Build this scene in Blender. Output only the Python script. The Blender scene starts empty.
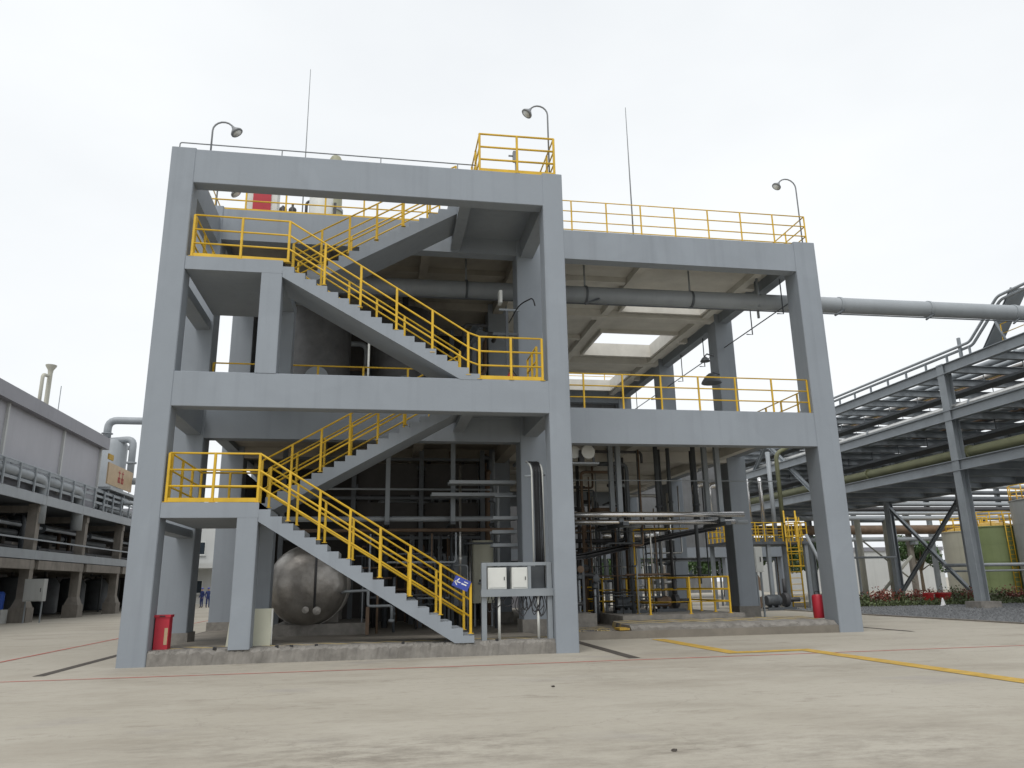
import bpy, math, random
from mathutils import Vector, Matrix
random.seed(7)
R = math.radians
scene = bpy.context.scene
C = scene.collection

# ------------------------------------------------------------------ camera
cam_d = bpy.data.cameras.new('camera'); cam = bpy.data.objects.new('camera', cam_d); C.objects.link(cam)
yaw, pitch, roll = 0.1743, 0.2578, -0.0179
fw = Vector((math.sin(yaw)*math.cos(pitch), math.cos(yaw)*math.cos(pitch), math.sin(pitch)))
rt = Vector((math.cos(yaw), -math.sin(yaw), 0)); up = rt.cross(fw)
rt, up = rt*math.cos(roll)+up*math.sin(roll), up*math.cos(roll)-rt*math.sin(roll)
M = Matrix((rt, up, -fw)).transposed().to_4x4(); M.translation = Vector((5.5124, -18.5556, 1.6))
cam.matrix_world = M
cam_d.sensor_width = 36; cam_d.lens = 759.78/1024*36; cam_d.clip_start = .1; cam_d.clip_end = 3000
scene.camera = cam

# ------------------------------------------------------------------ sky: even overcast
SUN_EL, SUN_AZ = R(58), R(205)          # azimuth clockwise from +Y
w = bpy.data.worlds.new('World'); scene.world = w; w.use_nodes = True
nt = w.node_tree; nt.nodes.clear()
sky = nt.nodes.new('ShaderNodeTexSky'); sky.sky_type = 'NISHITA'; sky.sun_disc = False
sky.sun_elevation = SUN_EL; sky.sun_rotation = SUN_AZ; sky.dust_density = 4; sky.air_density = 1
hs = nt.nodes.new('ShaderNodeHueSaturation'); hs.inputs['Saturation'].default_value = .25
tc = nt.nodes.new('ShaderNodeTexCoord'); mp = nt.nodes.new('ShaderNodeMapping'); mp.inputs['Scale'].default_value = (1, 1, 2.2)
cn = nt.nodes.new('ShaderNodeTexNoise'); cn.inputs['Scale'].default_value = 1.6; cn.inputs['Detail'].default_value = 5
cr = nt.nodes.new('ShaderNodeValToRGB')
cr.color_ramp.elements[0].position = .3; cr.color_ramp.elements[0].color = (.80, .83, .86, 1)
cr.color_ramp.elements[1].position = .7; cr.color_ramp.elements[1].color = (.93, .955, .97, 1)
sc = nt.nodes.new('ShaderNodeMixRGB'); sc.blend_type = 'MULTIPLY'; sc.inputs[0].default_value = 1; sc.inputs[2].default_value = (10.4, 10.4, 10.4, 1)
mx = nt.nodes.new('ShaderNodeMixRGB'); mx.inputs[0].default_value = .85
bg = nt.nodes.new('ShaderNodeBackground'); bg.inputs['Strength'].default_value = .1
wo = nt.nodes.new('ShaderNodeOutputWorld')
L = nt.links.new
L(sky.outputs[0], hs.inputs['Color']); L(hs.outputs[0], mx.inputs[1]); L(tc.outputs['Generated'], mp.inputs[0]); L(mp.outputs[0], cn.inputs['Vector'])
L(cn.outputs[0], cr.inputs[0]); L(cr.outputs[0], sc.inputs[1]); L(sc.outputs[0], mx.inputs[2]); L(mx.outputs[0], bg.inputs[0]); L(bg.outputs[0], wo.inputs[0])
sd = bpy.data.lights.new('sun', 'SUN'); sd.energy = 1.15; sd.angle = R(25); sd.color = (1, .97, .93)
sun = bpy.data.objects.new('sun', sd); C.objects.link(sun)
sdir = Vector((math.sin(SUN_AZ)*math.cos(SUN_EL), math.cos(SUN_AZ)*math.cos(SUN_EL), math.sin(SUN_EL)))
sun.rotation_euler = sdir.to_track_quat('Z', 'Y').to_euler()
scene.view_settings.view_transform = 'Standard'; scene.view_settings.look = 'None'
scene.view_settings.exposure = .2; scene.view_settings.gamma = 1; scene.view_settings.use_curve_mapping = False

# ------------------------------------------------------------------ materials
MATS = {}
def mat(name, col, rough=.7, var=.12, scale=1.5, metal=0, bump=.0, bscale=30, streak=0, dirt=0, dirtcol=(.06, .05, .04)):
    m = bpy.data.materials.new(name); m.use_nodes = True; n = m.node_tree; N = n.nodes; K = n.links.new
    b = N['Principled BSDF']; b.inputs['Roughness'].default_value = rough; b.inputs['Metallic'].default_value = metal
    g = N.new('ShaderNodeNewGeometry')
    t = N.new('ShaderNodeTexNoise'); t.inputs['Scale'].default_value = scale; t.inputs['Detail'].default_value = 8; t.inputs['Roughness'].default_value = .62
    K(g.outputs['Position'], t.inputs['Vector'])
    mr = N.new('ShaderNodeMapRange'); mr.inputs[1].default_value = .3; mr.inputs[2].default_value = .7
    mr.inputs[3].default_value = 1-var; mr.inputs[4].default_value = 1+var; K(t.outputs[0], mr.inputs[0])
    vm = N.new('ShaderNodeVectorMath'); vm.operation = 'SCALE'; vm.inputs[0].default_value = col; K(mr.outputs[0], vm.inputs['Scale'])
    out = vm.outputs[0]
    if streak:
        ma = N.new('ShaderNodeMapping'); ma.inputs['Scale'].default_value = (3.2, 3.2, .16); K(g.outputs['Position'], ma.inputs[0])
        s = N.new('ShaderNodeTexNoise'); s.inputs['Scale'].default_value = 1.3; s.inputs['Detail'].default_value = 6; K(ma.outputs[0], s.inputs['Vector'])
        r2 = N.new('ShaderNodeMapRange'); r2.inputs[1].default_value = .52; r2.inputs[2].default_value = .78; r2.inputs[3].default_value = 1; r2.inputs[4].default_value = 1-streak; K(s.outputs[0], r2.inputs[0])
        v2 = N.new('ShaderNodeVectorMath'); v2.operation = 'SCALE'; K(out, v2.inputs[0]); K(r2.outputs[0], v2.inputs['Scale']); out = v2.outputs[0]
    if dirt:
        d = N.new('ShaderNodeTexNoise'); d.inputs['Scale'].default_value = scale*.55; d.inputs['Detail'].default_value = 10; d.inputs['Roughness'].default_value = .7
        K(g.outputs['Position'], d.inputs['Vector'])
        r3 = N.new('ShaderNodeMapRange'); r3.inputs[1].default_value = .5; r3.inputs[2].default_value = .72; r3.inputs[3].default_value = 0; r3.inputs[4].default_value = dirt; K(d.outputs[0], r3.inputs[0])
        mxx = N.new('ShaderNodeMixRGB'); K(r3.outputs[0], mxx.inputs[0]); K(out, mxx.inputs[1]); mxx.inputs[2].default_value = (*dirtcol, 1); out = mxx.outputs[0]
    if name == 'paint_grey':
        pn = N.new('ShaderNodeTexNoise'); pn.inputs['Scale'].default_value = .38; pn.inputs['Detail'].default_value = 3; pn.inputs['Distortion'].default_value = .6; K(g.outputs['Position'], pn.inputs['Vector'])
        r4 = N.new('ShaderNodeMapRange'); r4.inputs[1].default_value = .54; r4.inputs[2].default_value = .58; r4.inputs[3].default_value = 1; r4.inputs[4].default_value = 1.04; K(pn.outputs[0], r4.inputs[0])
        v4 = N.new('ShaderNodeVectorMath'); v4.operation = 'SCALE'; K(out, v4.inputs[0]); K(r4.outputs[0], v4.inputs['Scale']); out = v4.outputs[0]
        fn_ = N.new('ShaderNodeTexNoise'); fn_.inputs['Scale'].default_value = 7; fn_.inputs['Detail'].default_value = 8; fn_.inputs['Roughness'].default_value = .75; K(g.outputs['Position'], fn_.inputs['Vector'])
        r5 = N.new('ShaderNodeMapRange'); r5.inputs[1].default_value = .62; r5.inputs[2].default_value = .76; r5.inputs[3].default_value = 0; r5.inputs[4].default_value = .25; K(fn_.outputs[0], r5.inputs[0])
        m5 = N.new('ShaderNodeMixRGB'); K(r5.outputs[0], m5.inputs[0]); K(out, m5.inputs[1]); m5.inputs[2].default_value = (.17, .165, .155, 1); out = m5.outputs[0]
    K(out, b.inputs['Base Color'])
    if bump:
        t2 = N.new('ShaderNodeTexNoise'); t2.inputs['Scale'].default_value = bscale; t2.inputs['Detail'].default_value = 6; K(g.outputs['Position'], t2.inputs['Vector'])
        bp = N.new('ShaderNodeBump'); bp.inputs['Strength'].default_value = bump; bp.inputs['Distance'].default_value = .02; K(t2.outputs[0], bp.inputs['Height']); K(bp.outputs[0], b.inputs['Normal'])
    MATS[name] = m; return m

mat('paint_grey', (.255, .283, .315), .72, .045, .7, bump=.12, bscale=14, streak=.10)
mat('concrete_lit', (.64, .62, .565), .85, .1, 1.3, bump=.12, bscale=20, dirt=.12, dirtcol=(.3, .27, .22))  # paler copy of the raw concrete, its brightness standing in for bounced daylight
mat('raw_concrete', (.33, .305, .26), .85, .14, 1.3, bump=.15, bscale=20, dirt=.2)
mat('plinth_concrete', (.225, .212, .192), .9, .22, 3.5, bump=.7, bscale=9, dirt=.7, dirtcol=(.12, .112, .10))
mat('floor_concrete', (.20, .18, .15), .85, .2, 1.2, bump=.3, bscale=20, dirt=.5)
mat('old_concrete', (.22, .20, .175), .9, .2, 1.2, bump=.3, bscale=18, streak=.3, dirt=.3)
mat('yellow', (.64, .40, .02), .5, .14, 2.2, dirt=.3, dirtcol=(.36, .22, .05))
mat('yellow_worn', (.46, .29, .045), .8, .25, 4, dirt=.6, dirtcol=(.33, .26, .14))
mat('red_line', (.42, .10, .08), .85, .3, 3, dirt=.65, dirtcol=(.36, .33, .28))
mat('red', (.42, .018, .035), .5, .1, 2)
mat('red_dark', (.40, .02, .02), .5, .1, 2)
mat('cream', (.50, .50, .40), .6, .06, 2)
mat('white_panel', (.62, .63, .60), .5, .05, 2, dirt=.1)
mat('steel_grey', (.24, .265, .285), .5, .12, 1.2, dirt=.12)
mat('steel_dark', (.085, .095, .105), .55, .2, 1.5)
mat('pipe_grey', (.30, .325, .345), .5, .08, .8, streak=.1)
mat('pipe_dark', (.055, .055, .058), .55, .25, 2)
mat('pipe_brown', (.15, .10, .065), .7, .25, 2, dirt=.3)
mat('pipe_olive', (.16, .165, .09), .65, .15, 1.2, dirt=.2)
mat('cladding', (.62, .62, .60), .34, .1, 3, metal=.9)
mat('cladding_dull', (.36, .34, .315), .38, .3, 1.6, metal=.75, bump=.9, bscale=4, dirt=.4)
mat('chrome', (.72, .71, .70), .22, .06, 2, metal=.95)
mat('black', (.018, .018, .02), .5, .2, 3)
mat('cable_black', (.02, .02, .022), .5, .2, 3)
mat('blue_sign', (.035, .06, .33), .45, .05, 3)
mat('blue', (.02, .08, .40), .45, .1, 3)
mat('white', (.75, .75, .75), .5, .05, 3)
mat('wall_grey', (.37, .37, .40), .6, .05, .5, streak=.08)
mat('wall_trim', (.25, .25, .275), .6, .06, .5, streak=.08)
mat('wall_white', (.50, .51, .50), .7, .06, .3, streak=.1)
mat('tank_green', (.21, .26, .12), .5, .1, .5, streak=.15)
mat('tank_grey', (.34, .35, .34), .5, .08, .5, streak=.12)
mat('tank_cream', (.44, .43, .36), .5, .08, .5, streak=.12)
mat('tank_olive', (.30, .30, .21), .6, .1, 1, streak=.15)
mat('tan_board', (.45, .33, .20), .6, .1, 2)
mat('drain', (.062, .052, .043), .9, .3, 4)
mat('soil', (.07, .06, .045), .95, .3, 2, bump=.5)
mat('gravel', (.135, .14, .145), .95, .45, 6, bump=1.0, bscale=9)
mat('bark', (.10, .075, .05), .9, .3, 4, bump=.5)
mat('leaf', (.055, .105, .03), .6, .35, 1.5)
mat('leaf_hedge', (.075, .10, .035), .6, .4, 2)
mat('leaf_red', (.20, .055, .035), .6, .4, 2)
mat('skin', (.45, .28, .2), .6, .05, 3)
mat('coverall', (.02, .035, .13), .8, .15, 6)
mat('coverall_dark', (.02, .02, .035), .8, .15, 6)
mat('vessel_dark', (.085, .085, .085), .5, .3, 2, dirt=.3)
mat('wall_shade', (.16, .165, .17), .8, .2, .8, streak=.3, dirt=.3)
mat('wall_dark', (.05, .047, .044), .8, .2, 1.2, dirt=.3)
mat('glass_dark', (.03, .04, .05), .15, .1, 1)
mat('lamp_grey', (.20, .21, .22), .45, .1, 3)

def ground_material():
    m = bpy.data.materials.new('yard_concrete'); m.use_nodes = True; n = m.node_tree; N = n.nodes; K = n.links.new
    b = N['Principled BSDF']; b.inputs['Roughness'].default_value = .85
    g = N.new('ShaderNodeNewGeometry')
    def noise(s, det=8, ro=.6, scl=None):
        t = N.new('ShaderNodeTexNoise'); t.inputs['Scale'].default_value = s; t.inputs['Detail'].default_value = det; t.inputs['Roughness'].default_value = ro
        if scl:
            ma = N.new('ShaderNodeMapping'); ma.inputs['Scale'].default_value = scl; K(g.outputs['Position'], ma.inputs[0]); K(ma.outputs[0], t.inputs['Vector'])
        else: K(g.outputs['Position'], t.inputs['Vector'])
        return t
    def ramp(t, a, bb, lo, hi):
        r = N.new('ShaderNodeMapRange'); r.inputs[1].default_value = a; r.inputs[2].default_value = bb; r.inputs[3].default_value = lo; r.inputs[4].default_value = hi; K(t.outputs[0], r.inputs[0]); return r
    def mix(fac, c1, c2):
        x = N.new('ShaderNodeMixRGB'); K(fac.outputs[0], x.inputs[0])
        if isinstance(c1, tuple): x.inputs[1].default_value = (*c1, 1)
        else: K(c1.outputs[0], x.inputs[1])
        x.inputs[2].default_value = (*c2, 1); return x
    c = mix(ramp(noise(.22), .35, .65, 0, 1), (.345, .316, .260), (.402, .372, .313))
    c = mix(ramp(noise(.16, 8, .65, (.7, 1.3, 1)), .52, .66, 0, .55), c, (.265, .232, .185))
    c = mix(ramp(noise(.5, 10, .7, (.45, 1.3, 1)), .52, .70, 0, .6), c, (.24, .212, .168))
    c = mix(ramp(noise(1.1, 12, .75, (.5, 1.4, 1)), .57, .70, 0, .75), c, (.17, .142, .11))
    c = mix(ramp(noise(.33, 6, .6, (.8, 1.6, 1)), .60, .70, 0, .5), c, (.285, .265, .25))
    c = mix(ramp(noise(.8, 9, .7, (.6, 1.0, 1)), .60, .72, 0, .6), c, (.43, .40, .34))
    c = mix(ramp(noise(7, 10, .8, (.6, 1.2, 1)), .5, .74, 0, .5), c, (.215, .19, .155))
    c = mix(ramp(noise(45, 4, .7), .6, .75, 0, .45), c, (.17, .15, .13))
    vo = N.new('ShaderNodeTexVoronoi'); vo.feature = 'DISTANCE_TO_EDGE'; vo.inputs['Scale'].default_value = .16
    wn = noise(.9, 6, .7); va = N.new('ShaderNodeVectorMath'); va.operation = 'ADD'; K(g.outputs['Position'], va.inputs[0]); K(wn.outputs['Color'], va.inputs[1]); K(va.outputs[0], vo.inputs['Vector'])
    cm = N.new('ShaderNodeMapRange'); cm.inputs[1].default_value = .0; cm.inputs[2].default_value = .0022; cm.inputs[3].default_value = .3; cm.inputs[4].default_value = 0; K(vo.outputs['Distance'], cm.inputs[0])
    c = mix(cm, c, (.15, .13, .11))
    # spilled, worn-in stains of the yard, each with its own ragged outline
    sn = noise(2.2, 12, .78, (.6, 1.2, 1))
    for (sx, sy, ra, st) in ((5.2, -10.3, 1.5, .8), (6.7, -10.2, 1.4, .7), (8.8, -10.7, 1.4, .6), (3.6, -9.3, 1.6, .45), (10.2, -11.5, 1.2, .6), (11.3, -10.9, 1.3, .5), (4.2, -11.2, 1.2, .5), (7.6, -11.6, 1.0, .5), (9.5, -5.2, 1.6, .3), (13.5, -4.5, 1.8, .3)):
        dv = N.new('ShaderNodeVectorMath'); dv.operation = 'DISTANCE'; K(g.outputs['Position'], dv.inputs[0]); dv.inputs[1].default_value = (sx, sy, 0)
        fo = N.new('ShaderNodeMapRange'); fo.inputs[1].default_value = ra; fo.inputs[2].default_value = 0; fo.inputs[3].default_value = 0; fo.inputs[4].default_value = 1; K(dv.outputs['Value'], fo.inputs[0])
        nr = ramp(sn, .44, .62, 0, st); mu = N.new('ShaderNodeMath'); mu.operation = 'MULTIPLY'; K(fo.outputs[0], mu.inputs[0]); K(nr.outputs[0], mu.inputs[1])
        c = mix(mu, c, (.13, .108, .085))
    K(c.outputs[0], b.inputs['Base Color'])
    t2 = noise(60, 6, .7); bp = N.new('ShaderNodeBump'); bp.inputs['Strength'].default_value = .25; bp.inputs['Distance'].default_value = .01
    K(t2.outputs[0], bp.inputs['Height']); K(bp.outputs[0], b.inputs['Normal'])
    MATS['yard_concrete'] = m
ground_material()

def stripe_material():
    m = bpy.data.materials.new('hazard_worn'); m.use_nodes = True; n = m.node_tree; N = n.nodes; K = n.links.new
    b = N['Principled BSDF']; b.inputs['Roughness'].default_value = .9
    g = N.new('ShaderNodeNewGeometry')
    wv = N.new('ShaderNodeTexWave'); wv.inputs['Scale'].default_value = .85; wv.bands_direction = 'DIAGONAL'; K(g.outputs['Position'], wv.inputs['Vector'])
    cr = N.new('ShaderNodeValToRGB'); cr.color_ramp.interpolation = 'CONSTANT'
    cr.color_ramp.elements[0].color = (.10, .095, .09, 1); cr.color_ramp.elements[1].color = (.40, .31, .13, 1); cr.color_ramp.elements[1].position = .5
    K(wv.outputs[0], cr.inputs[0])
    t = N.new('ShaderNodeTexNoise'); t.inputs['Scale'].default_value = 2.2; t.inputs['Detail'].default_value = 10; t.inputs['Roughness'].default_value = .75; K(g.outputs['Position'], t.inputs['Vector'])
    mr = N.new('ShaderNodeMapRange'); mr.inputs[1].default_value = .47; mr.inputs[2].default_value = .62; K(t.outputs[0], mr.inputs[0])
    mx = N.new('ShaderNodeMixRGB'); K(mr.outputs[0], mx.inputs[0]); K(cr.outputs[0], mx.inputs[1]); mx.inputs[2].default_value = (.30, .275, .24, 1)
    K(mx.outputs[0], b.inputs['Base Color'])
    bp = N.new('ShaderNodeBump'); bp.inputs['Strength'].default_value = .6; bp.inputs['Distance'].default_value = .03; K(t.outputs[0], bp.inputs['Height']); K(bp.outputs[0], b.inputs['Normal'])
    MATS['hazard_worn'] = m
stripe_material()

# ------------------------------------------------------------------ helpers
W = {}                                     # world position of each object's origin
def tag(o, label=None, cat=None, group=None, kind=None):
    if label: o['label'] = label
    if cat: o['category'] = cat
    if group: o['group'] = group
    if kind: o['kind'] = kind
    return o
def thing(name, label, cat, loc, group=None):
    o = bpy.data.objects.new(name, None); o.empty_display_size = .2; C.objects.link(o); o.location = loc; W[o.name] = Vector(loc)
    return tag(o, label, cat, group)
def mk(name, verts, faces, m, parent=None, smooth=False, origin=None):
    if parent is not None: org = W[parent.name]
    elif origin is not None: org = Vector(origin)
    else:
        xs, ys, zs = zip(*verts); org = Vector(((min(xs)+max(xs))/2, (min(ys)+max(ys))/2, min(zs)))
    me = bpy.data.meshes.new(name); me.from_pydata([(v[0]-org.x, v[1]-org.y, v[2]-org.z) for v in verts], [], faces)
    me.materials.append(MATS[m]); me.update()
    if smooth: me.polygons.foreach_set('use_smooth', [True]*len(me.polygons))
    o = bpy.data.objects.new(name, me); C.objects.link(o)
    if parent is not None: o.parent = parent
    else: o.location = org
    W[o.name] = org
    return o
def inst(name, me, parent, loc, rot=None, scale=None):
    o = bpy.data.objects.new(name, me); C.objects.link(o); o.parent = parent; o.location = Vector(loc)-W[parent.name]
    if rot: o.rotation_euler = rot
    if scale: o.scale = scale
    W[o.name] = Vector(loc); return o
def boxg(x0, x1, y0, y1, z0, z1, c=0):
    if not c:
        v = [(x0, y0, z0), (x1, y0, z0), (x1, y1, z0), (x0, y1, z0), (x0, y0, z1), (x1, y0, z1), (x1, y1, z1), (x0, y1, z1)]
        return v, [(3, 2, 1, 0), (4, 5, 6, 7), (0, 1, 5, 4), (1, 2, 6, 5), (2, 3, 7, 6), (3, 0, 4, 7)]
    # chamfered along its longest axis only (arris) -> 8-gon prism
    d = [x1-x0, y1-y0, z1-z0]; ax = d.index(max(d))
    a, b = [i for i in range(3) if i != ax]; lo = [x0, y0, z0]; hi = [x1, y1, z1]
    pr = [(lo[a]+c, lo[b]), (hi[a]-c, lo[b]), (hi[a], lo[b]+c), (hi[a], hi[b]-c), (hi[a]-c, hi[b]), (lo[a]+c, hi[b]), (lo[a], hi[b]-c), (lo[a], lo[b]+c)]
    v = []
    for e in (lo[ax], hi[ax]):
        for p in pr:
            q = [0, 0, 0]; q[ax] = e; q[a] = p[0]; q[b] = p[1]; v.append(tuple(q))
    f = [(i, (i+1) % 8, 8+(i+1) % 8, 8+i) for i in range(8)] + [tuple(range(7, -1, -1)), tuple(range(8, 16))]
    if ax == 1: f = [tuple(reversed(q)) for q in f]
    return v, f
def box(name, x0, x1, y0, y1, z0, z1, m, parent=None, c=0):
    return mk(name, *boxg(x0, x1, y0, y1, z0, z1, c), m, parent)
def join(gs):
    V, F = [], []
    for v, f in gs:
        n = len(V); V += v; F += [tuple(i+n for i in q) for q in f]
    return V, F
def fillet(pts, r, n=5):
    pts = [Vector(p) for p in pts]; out = [pts[0]]
    for i in range(1, len(pts)-1):
        a, b, c = pts[i-1], pts[i], pts[i+1]
        d1 = (a-b); d2 = (c-b); k = min(r, d1.length*.48, d2.length*.48)
        p, q = b+d1.normalized()*k, b+d2.normalized()*k
        for j in range(n+1):
            t = j/n; out.append(p*(1-t)**2 + b*2*t*(1-t) + q*t*t)
    out.append(pts[-1]); return out
def tubeg(pts, r, seg=8, cap=True):
    pts = [Vector(p) for p in pts]; V, F = [], []
    t0 = (pts[1]-pts[0]).normalized(); ref = Vector((0, 0, 1)) if abs(t0.z) < .9 else Vector((1, 0, 0))
    n = t0.cross(ref).normalized(); N = len(pts); prev = t0
    rr = r if isinstance(r, (list, tuple)) else [r]*N
    for i, p in enumerate(pts):
        t = (pts[min(i+1, N-1)]-pts[max(i-1, 0)])
        t = t.normalized() if t.length > 1e-9 else prev
        n = (n-t*n.dot(t)); n = n.normalized() if n.length > 1e-6 else t.orthogonal().normalized()
        b = t.cross(n); s = 1
        if 0 < i < N-1:
            u = (pts[i]-pts[i-1]).normalized(); co = max(.5, u.dot(t)); s = 1/co
        for k in range(seg):
            a = 2*math.pi*k/seg; V.append(tuple(p+(n*math.cos(a)+b*math.sin(a))*rr[i]*(s if s < 1.3 else 1.3)))
        prev = t
    for i in range(N-1):
        for k in range(seg):
            k2 = (k+1) % seg; F.append((i*seg+k, i*seg+k2, (i+1)*seg+k2, (i+1)*seg+k))
    if cap: F.append(tuple(range(seg-1, -1, -1))); F.append(tuple(range((N-1)*seg, N*seg)))
    return V, F
def tube(name, pts, r, m, parent=None, seg=8, smooth=True):
    o = mk(name, *tubeg(pts, r, seg), m, parent)
    if smooth:
        p = o.data.polygons; p.foreach_set('use_smooth', [len(q.vertices) == 4 for q in p])
    return o
def latheg(prof, c, seg=24, axis='z'):
    V, F = [], []
    for r, h in prof:
        for k in range(seg):
            a = 2*math.pi*k/seg; x, y = r*math.cos(a), r*math.sin(a)
            V.append({'z': (c[0]+x, c[1]+y, c[2]+h), 'x': (c[0]+h, c[1]+x, c[2]+y), 'y': (c[0]+y, c[1]+h, c[2]+x)}[axis])
    for i in range(len(prof)-1):
        for k in range(seg):
            k2 = (k+1) % seg; F.append((i*seg+k, i*seg+k2, (i+1)*seg+k2, (i+1)*seg+k))
    F.append(tuple(range(seg-1, -1, -1))); F.append(tuple(range((len(prof)-1)*seg, len(prof)*seg)))
    return V, F
def lathe(name, prof, c, m, parent=None, seg=24, axis='z', smooth=True):
    o = mk(name, *latheg(prof, c, seg, axis), m, parent)
    if smooth:
        p = o.data.polygons; p.foreach_set('use_smooth', [len(q.vertices) == 4 for q in p])
        try: o.data.set_sharp_from_angle(angle=R(40))
        except Exception: pass
    return o
def hbeamg(p0, p1, h=.3, b=.25, t=.03, upv=(0, 0, 1)):
    """H section from p0 to p1; h along upv, b across"""
    p0, p1 = Vector(p0), Vector(p1); d = (p1-p0).normalized(); u = Vector(upv); u = (u-d*u.dot(d)).normalized(); s = d.cross(u)
    def bar(u0, u1, s0, s1):
        v = []
        for p in (p0, p1):
            for a, c in ((u0, s0), (u1, s0), (u1, s1), (u0, s1)): v.append(tuple(p+u*a+s*c))
        return v, [(0, 1, 2, 3), (7, 6, 5, 4), (0, 4, 5, 1), (1, 5, 6, 2), (2, 6, 7, 3), (3, 7, 4, 0)]
    return join([bar(-h/2, -h/2+t, -b/2, b/2), bar(h/2-t, h/2, -b/2, b/2), bar(-h/2+t, h/2-t, -t/2, t/2)])
def hbeam(name, p0, p1, m, parent, h=.3, b=.25, t=.03, upv=(0, 0, 1)):
    return mk(name, *hbeamg(p0, p1, h, b, t, upv), m, parent)
def prism_xz(poly, y0, y1):
    n = len(poly); V = [(x, y0, z) for x, z in poly]+[(x, y1, z) for x, z in poly]
    F = [tuple(range(n)), tuple(range(2*n-1, n-1, -1))]+[((i+1) % n, i, n+i, n+(i+1) % n) for i in range(n)]
    return V, F
def sub_mesh(name, g, m):
    me = bpy.data.meshes.new(name); me.from_pydata(*[g[0], [], g[1]]); me.materials.append(MATS[m]); me.update(); return me

POSTS = {}
def railing(label, pts, post_at=None, h=1.15, rails=(1.0, .66, .33), spacing=1.0, toe=False, mname='yellow', group='yellow pipe railings', r=.024, base_off=0, cat='railing', pw=.031):
    """pts: path of base points; posts every `spacing`, horizontal rails parallel to the path"""
    pts = [Vector(p) for p in pts]; t = thing('railing', label, cat, pts[0], group)
    key = (h, mname, pw)
    if key not in POSTS: POSTS[key] = sub_mesh('post', join([boxg(-pw, pw, -pw, pw, 0, h, .012), boxg(-pw*2, pw*2, -pw*2, pw*2, .001, .014)]), mname)
    spots = []
    for i in range(len(pts)-1):
        a, b = pts[i], pts[i+1]; n = max(1, round((b-a).length/spacing))
        for k in range(n): spots.append(a.lerp(b, k/n))
    spots.append(pts[-1])
    for s in spots: inst('post', POSTS[key], t, s)
    for f in rails:
        tube('rail', [p+Vector((0, 0, h*f)) for p in pts], r, mname, t, 8)
    if toe:
        for i in range(len(pts)-1):
            a, b = pts[i], pts[i+1]
            if abs(a.z-b.z) < .05 and (b-a).length > .3:
                d = (b-a).normalized(); s = Vector((-d.y, d.x, 0))*.008
                V = [tuple(q+o+Vector((0, 0, z))) for z in (.012, .11) for q, o in ((a, -s), (b, -s), (b, s), (a, s))]
                mk('toe_board', V, [(3, 2, 1, 0), (4, 5, 6, 7), (0, 1, 5, 4), (1, 2, 6, 5), (2, 3, 7, 6), (3, 0, 4, 7)], mname, t)
    return t

# ------------------------------------------------------------------ ground
S = 1500
def sheet(name, pts, z, m):
    o = mk(name, [(x, y, z) for x, y in pts], [tuple(range(len(pts)))], m, origin=(pts[0][0], pts[0][1], z)); return tag(o, kind='structure')
sheet('ground', [(-S, -60), (S, -60), (S, S), (-S, S)], 0, 'yard_concrete')
def band(name, pts, wd, z, m):
    pts = [Vector((p[0], p[1])) for p in pts]; Lf, Rt = [], []
    for i, p in enumerate(pts):
        ds = []
        if i > 0: ds.append((p-pts[i-1]).normalized())
        if i < len(pts)-1: ds.append((pts[i+1]-p).normalized())
        d = sum(ds, Vector((0, 0))).normalized(); k = 1/max(.5, d.dot(ds[0])); n = Vector((-d.y, d.x))*wd/2*k
        Lf.append(p+n); Rt.append(p-n)
    V = [(p.x, p.y, z) for p in Lf+Rt]; n = len(pts)
    return tag(mk(name, V, [(n+i, n+i+1, i+1, i) for i in range(n-1)], m, origin=(pts[0].x, pts[0].y, z)), kind='structure')
band('red_ground_line', [(-16, -2.0), (-3.3, -2.02), (8, -2.15), (20, -2.0), (34, -1.95)], .085, .004, 'red_line')
band('red_ground_line', [(-3.35, -2.0), (-3.4, 40)], .1, .008, 'red_line')
band('yellow_ground_line', [(13.5, 3.4), (13.58, -1.3), (15.4, -1.22), (15.55, -14)], .4, .008, 'yellow_worn')
band('drain_channel', [(-1.05, -1.2), (-1.05, 30)], .22, .006, 'drain')
band('drain_channel', [(11.08, -1.75), (11.1, 3.6)], .26, .006, 'drain')
band('drain_channel', [(21.6, 3.3), (21.7, 30)], .2, .006, 'drain')
sheet('gravel_bed', [(27.2, -30), (120, -30), (120, 22.5), (27.2, 22.5)], .006, 'gravel')
box('gravel_kerb', 27.05, 27.2, -30, 22.5, 0, .05, 'old_concrete')['kind'] = 'structure'
sheet('planting_soil', [(30, 22.5), (120, 22.5), (120, 34), (30, 34)], .01, 'soil')
# loose stones on the yard
for (x, y, s, lab) in ((8.33, -5.85, .04, 'small dark stone chip lying on the open yard in front of the stair tower'), (8.42, -10.85, .035, 'flat dark scrap lying on the yard near the bottom of the view')):
    g = latheg([(.3*s, 0), (s, .2*s), (.8*s, .45*s), (.3*s, .6*s)], (x, y, 0), 7); v = [(a+random.uniform(-.3, .3)*s, b+random.uniform(-.3, .3)*s, c) for a, b, c in g[0]]
    tag(mk('stone', v, g[1], 'drain'), lab, 'stone')

# gravel pebbles near enough to show as grains
gs = []
for i in range(5200):
    x = 27.3+abs(random.gauss(0, 9)); y = random.uniform(-3, 22.4); s = random.uniform(.03, .09)
    gs.append(([(x-s, y-s*.7, .0), (x+s, y-s*.5, .0), (x+s*.3, y+s, .0), (x, y, s*1.1)], [(0, 1, 3), (1, 2, 3), (2, 0, 3)]))
tag(mk('gravel_stones', *join(gs), 'gravel', origin=(27.3, 0, 0)), 'loose grey gravel covering the bed around the right pipe rack', 'gravel', kind='stuff')

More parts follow.
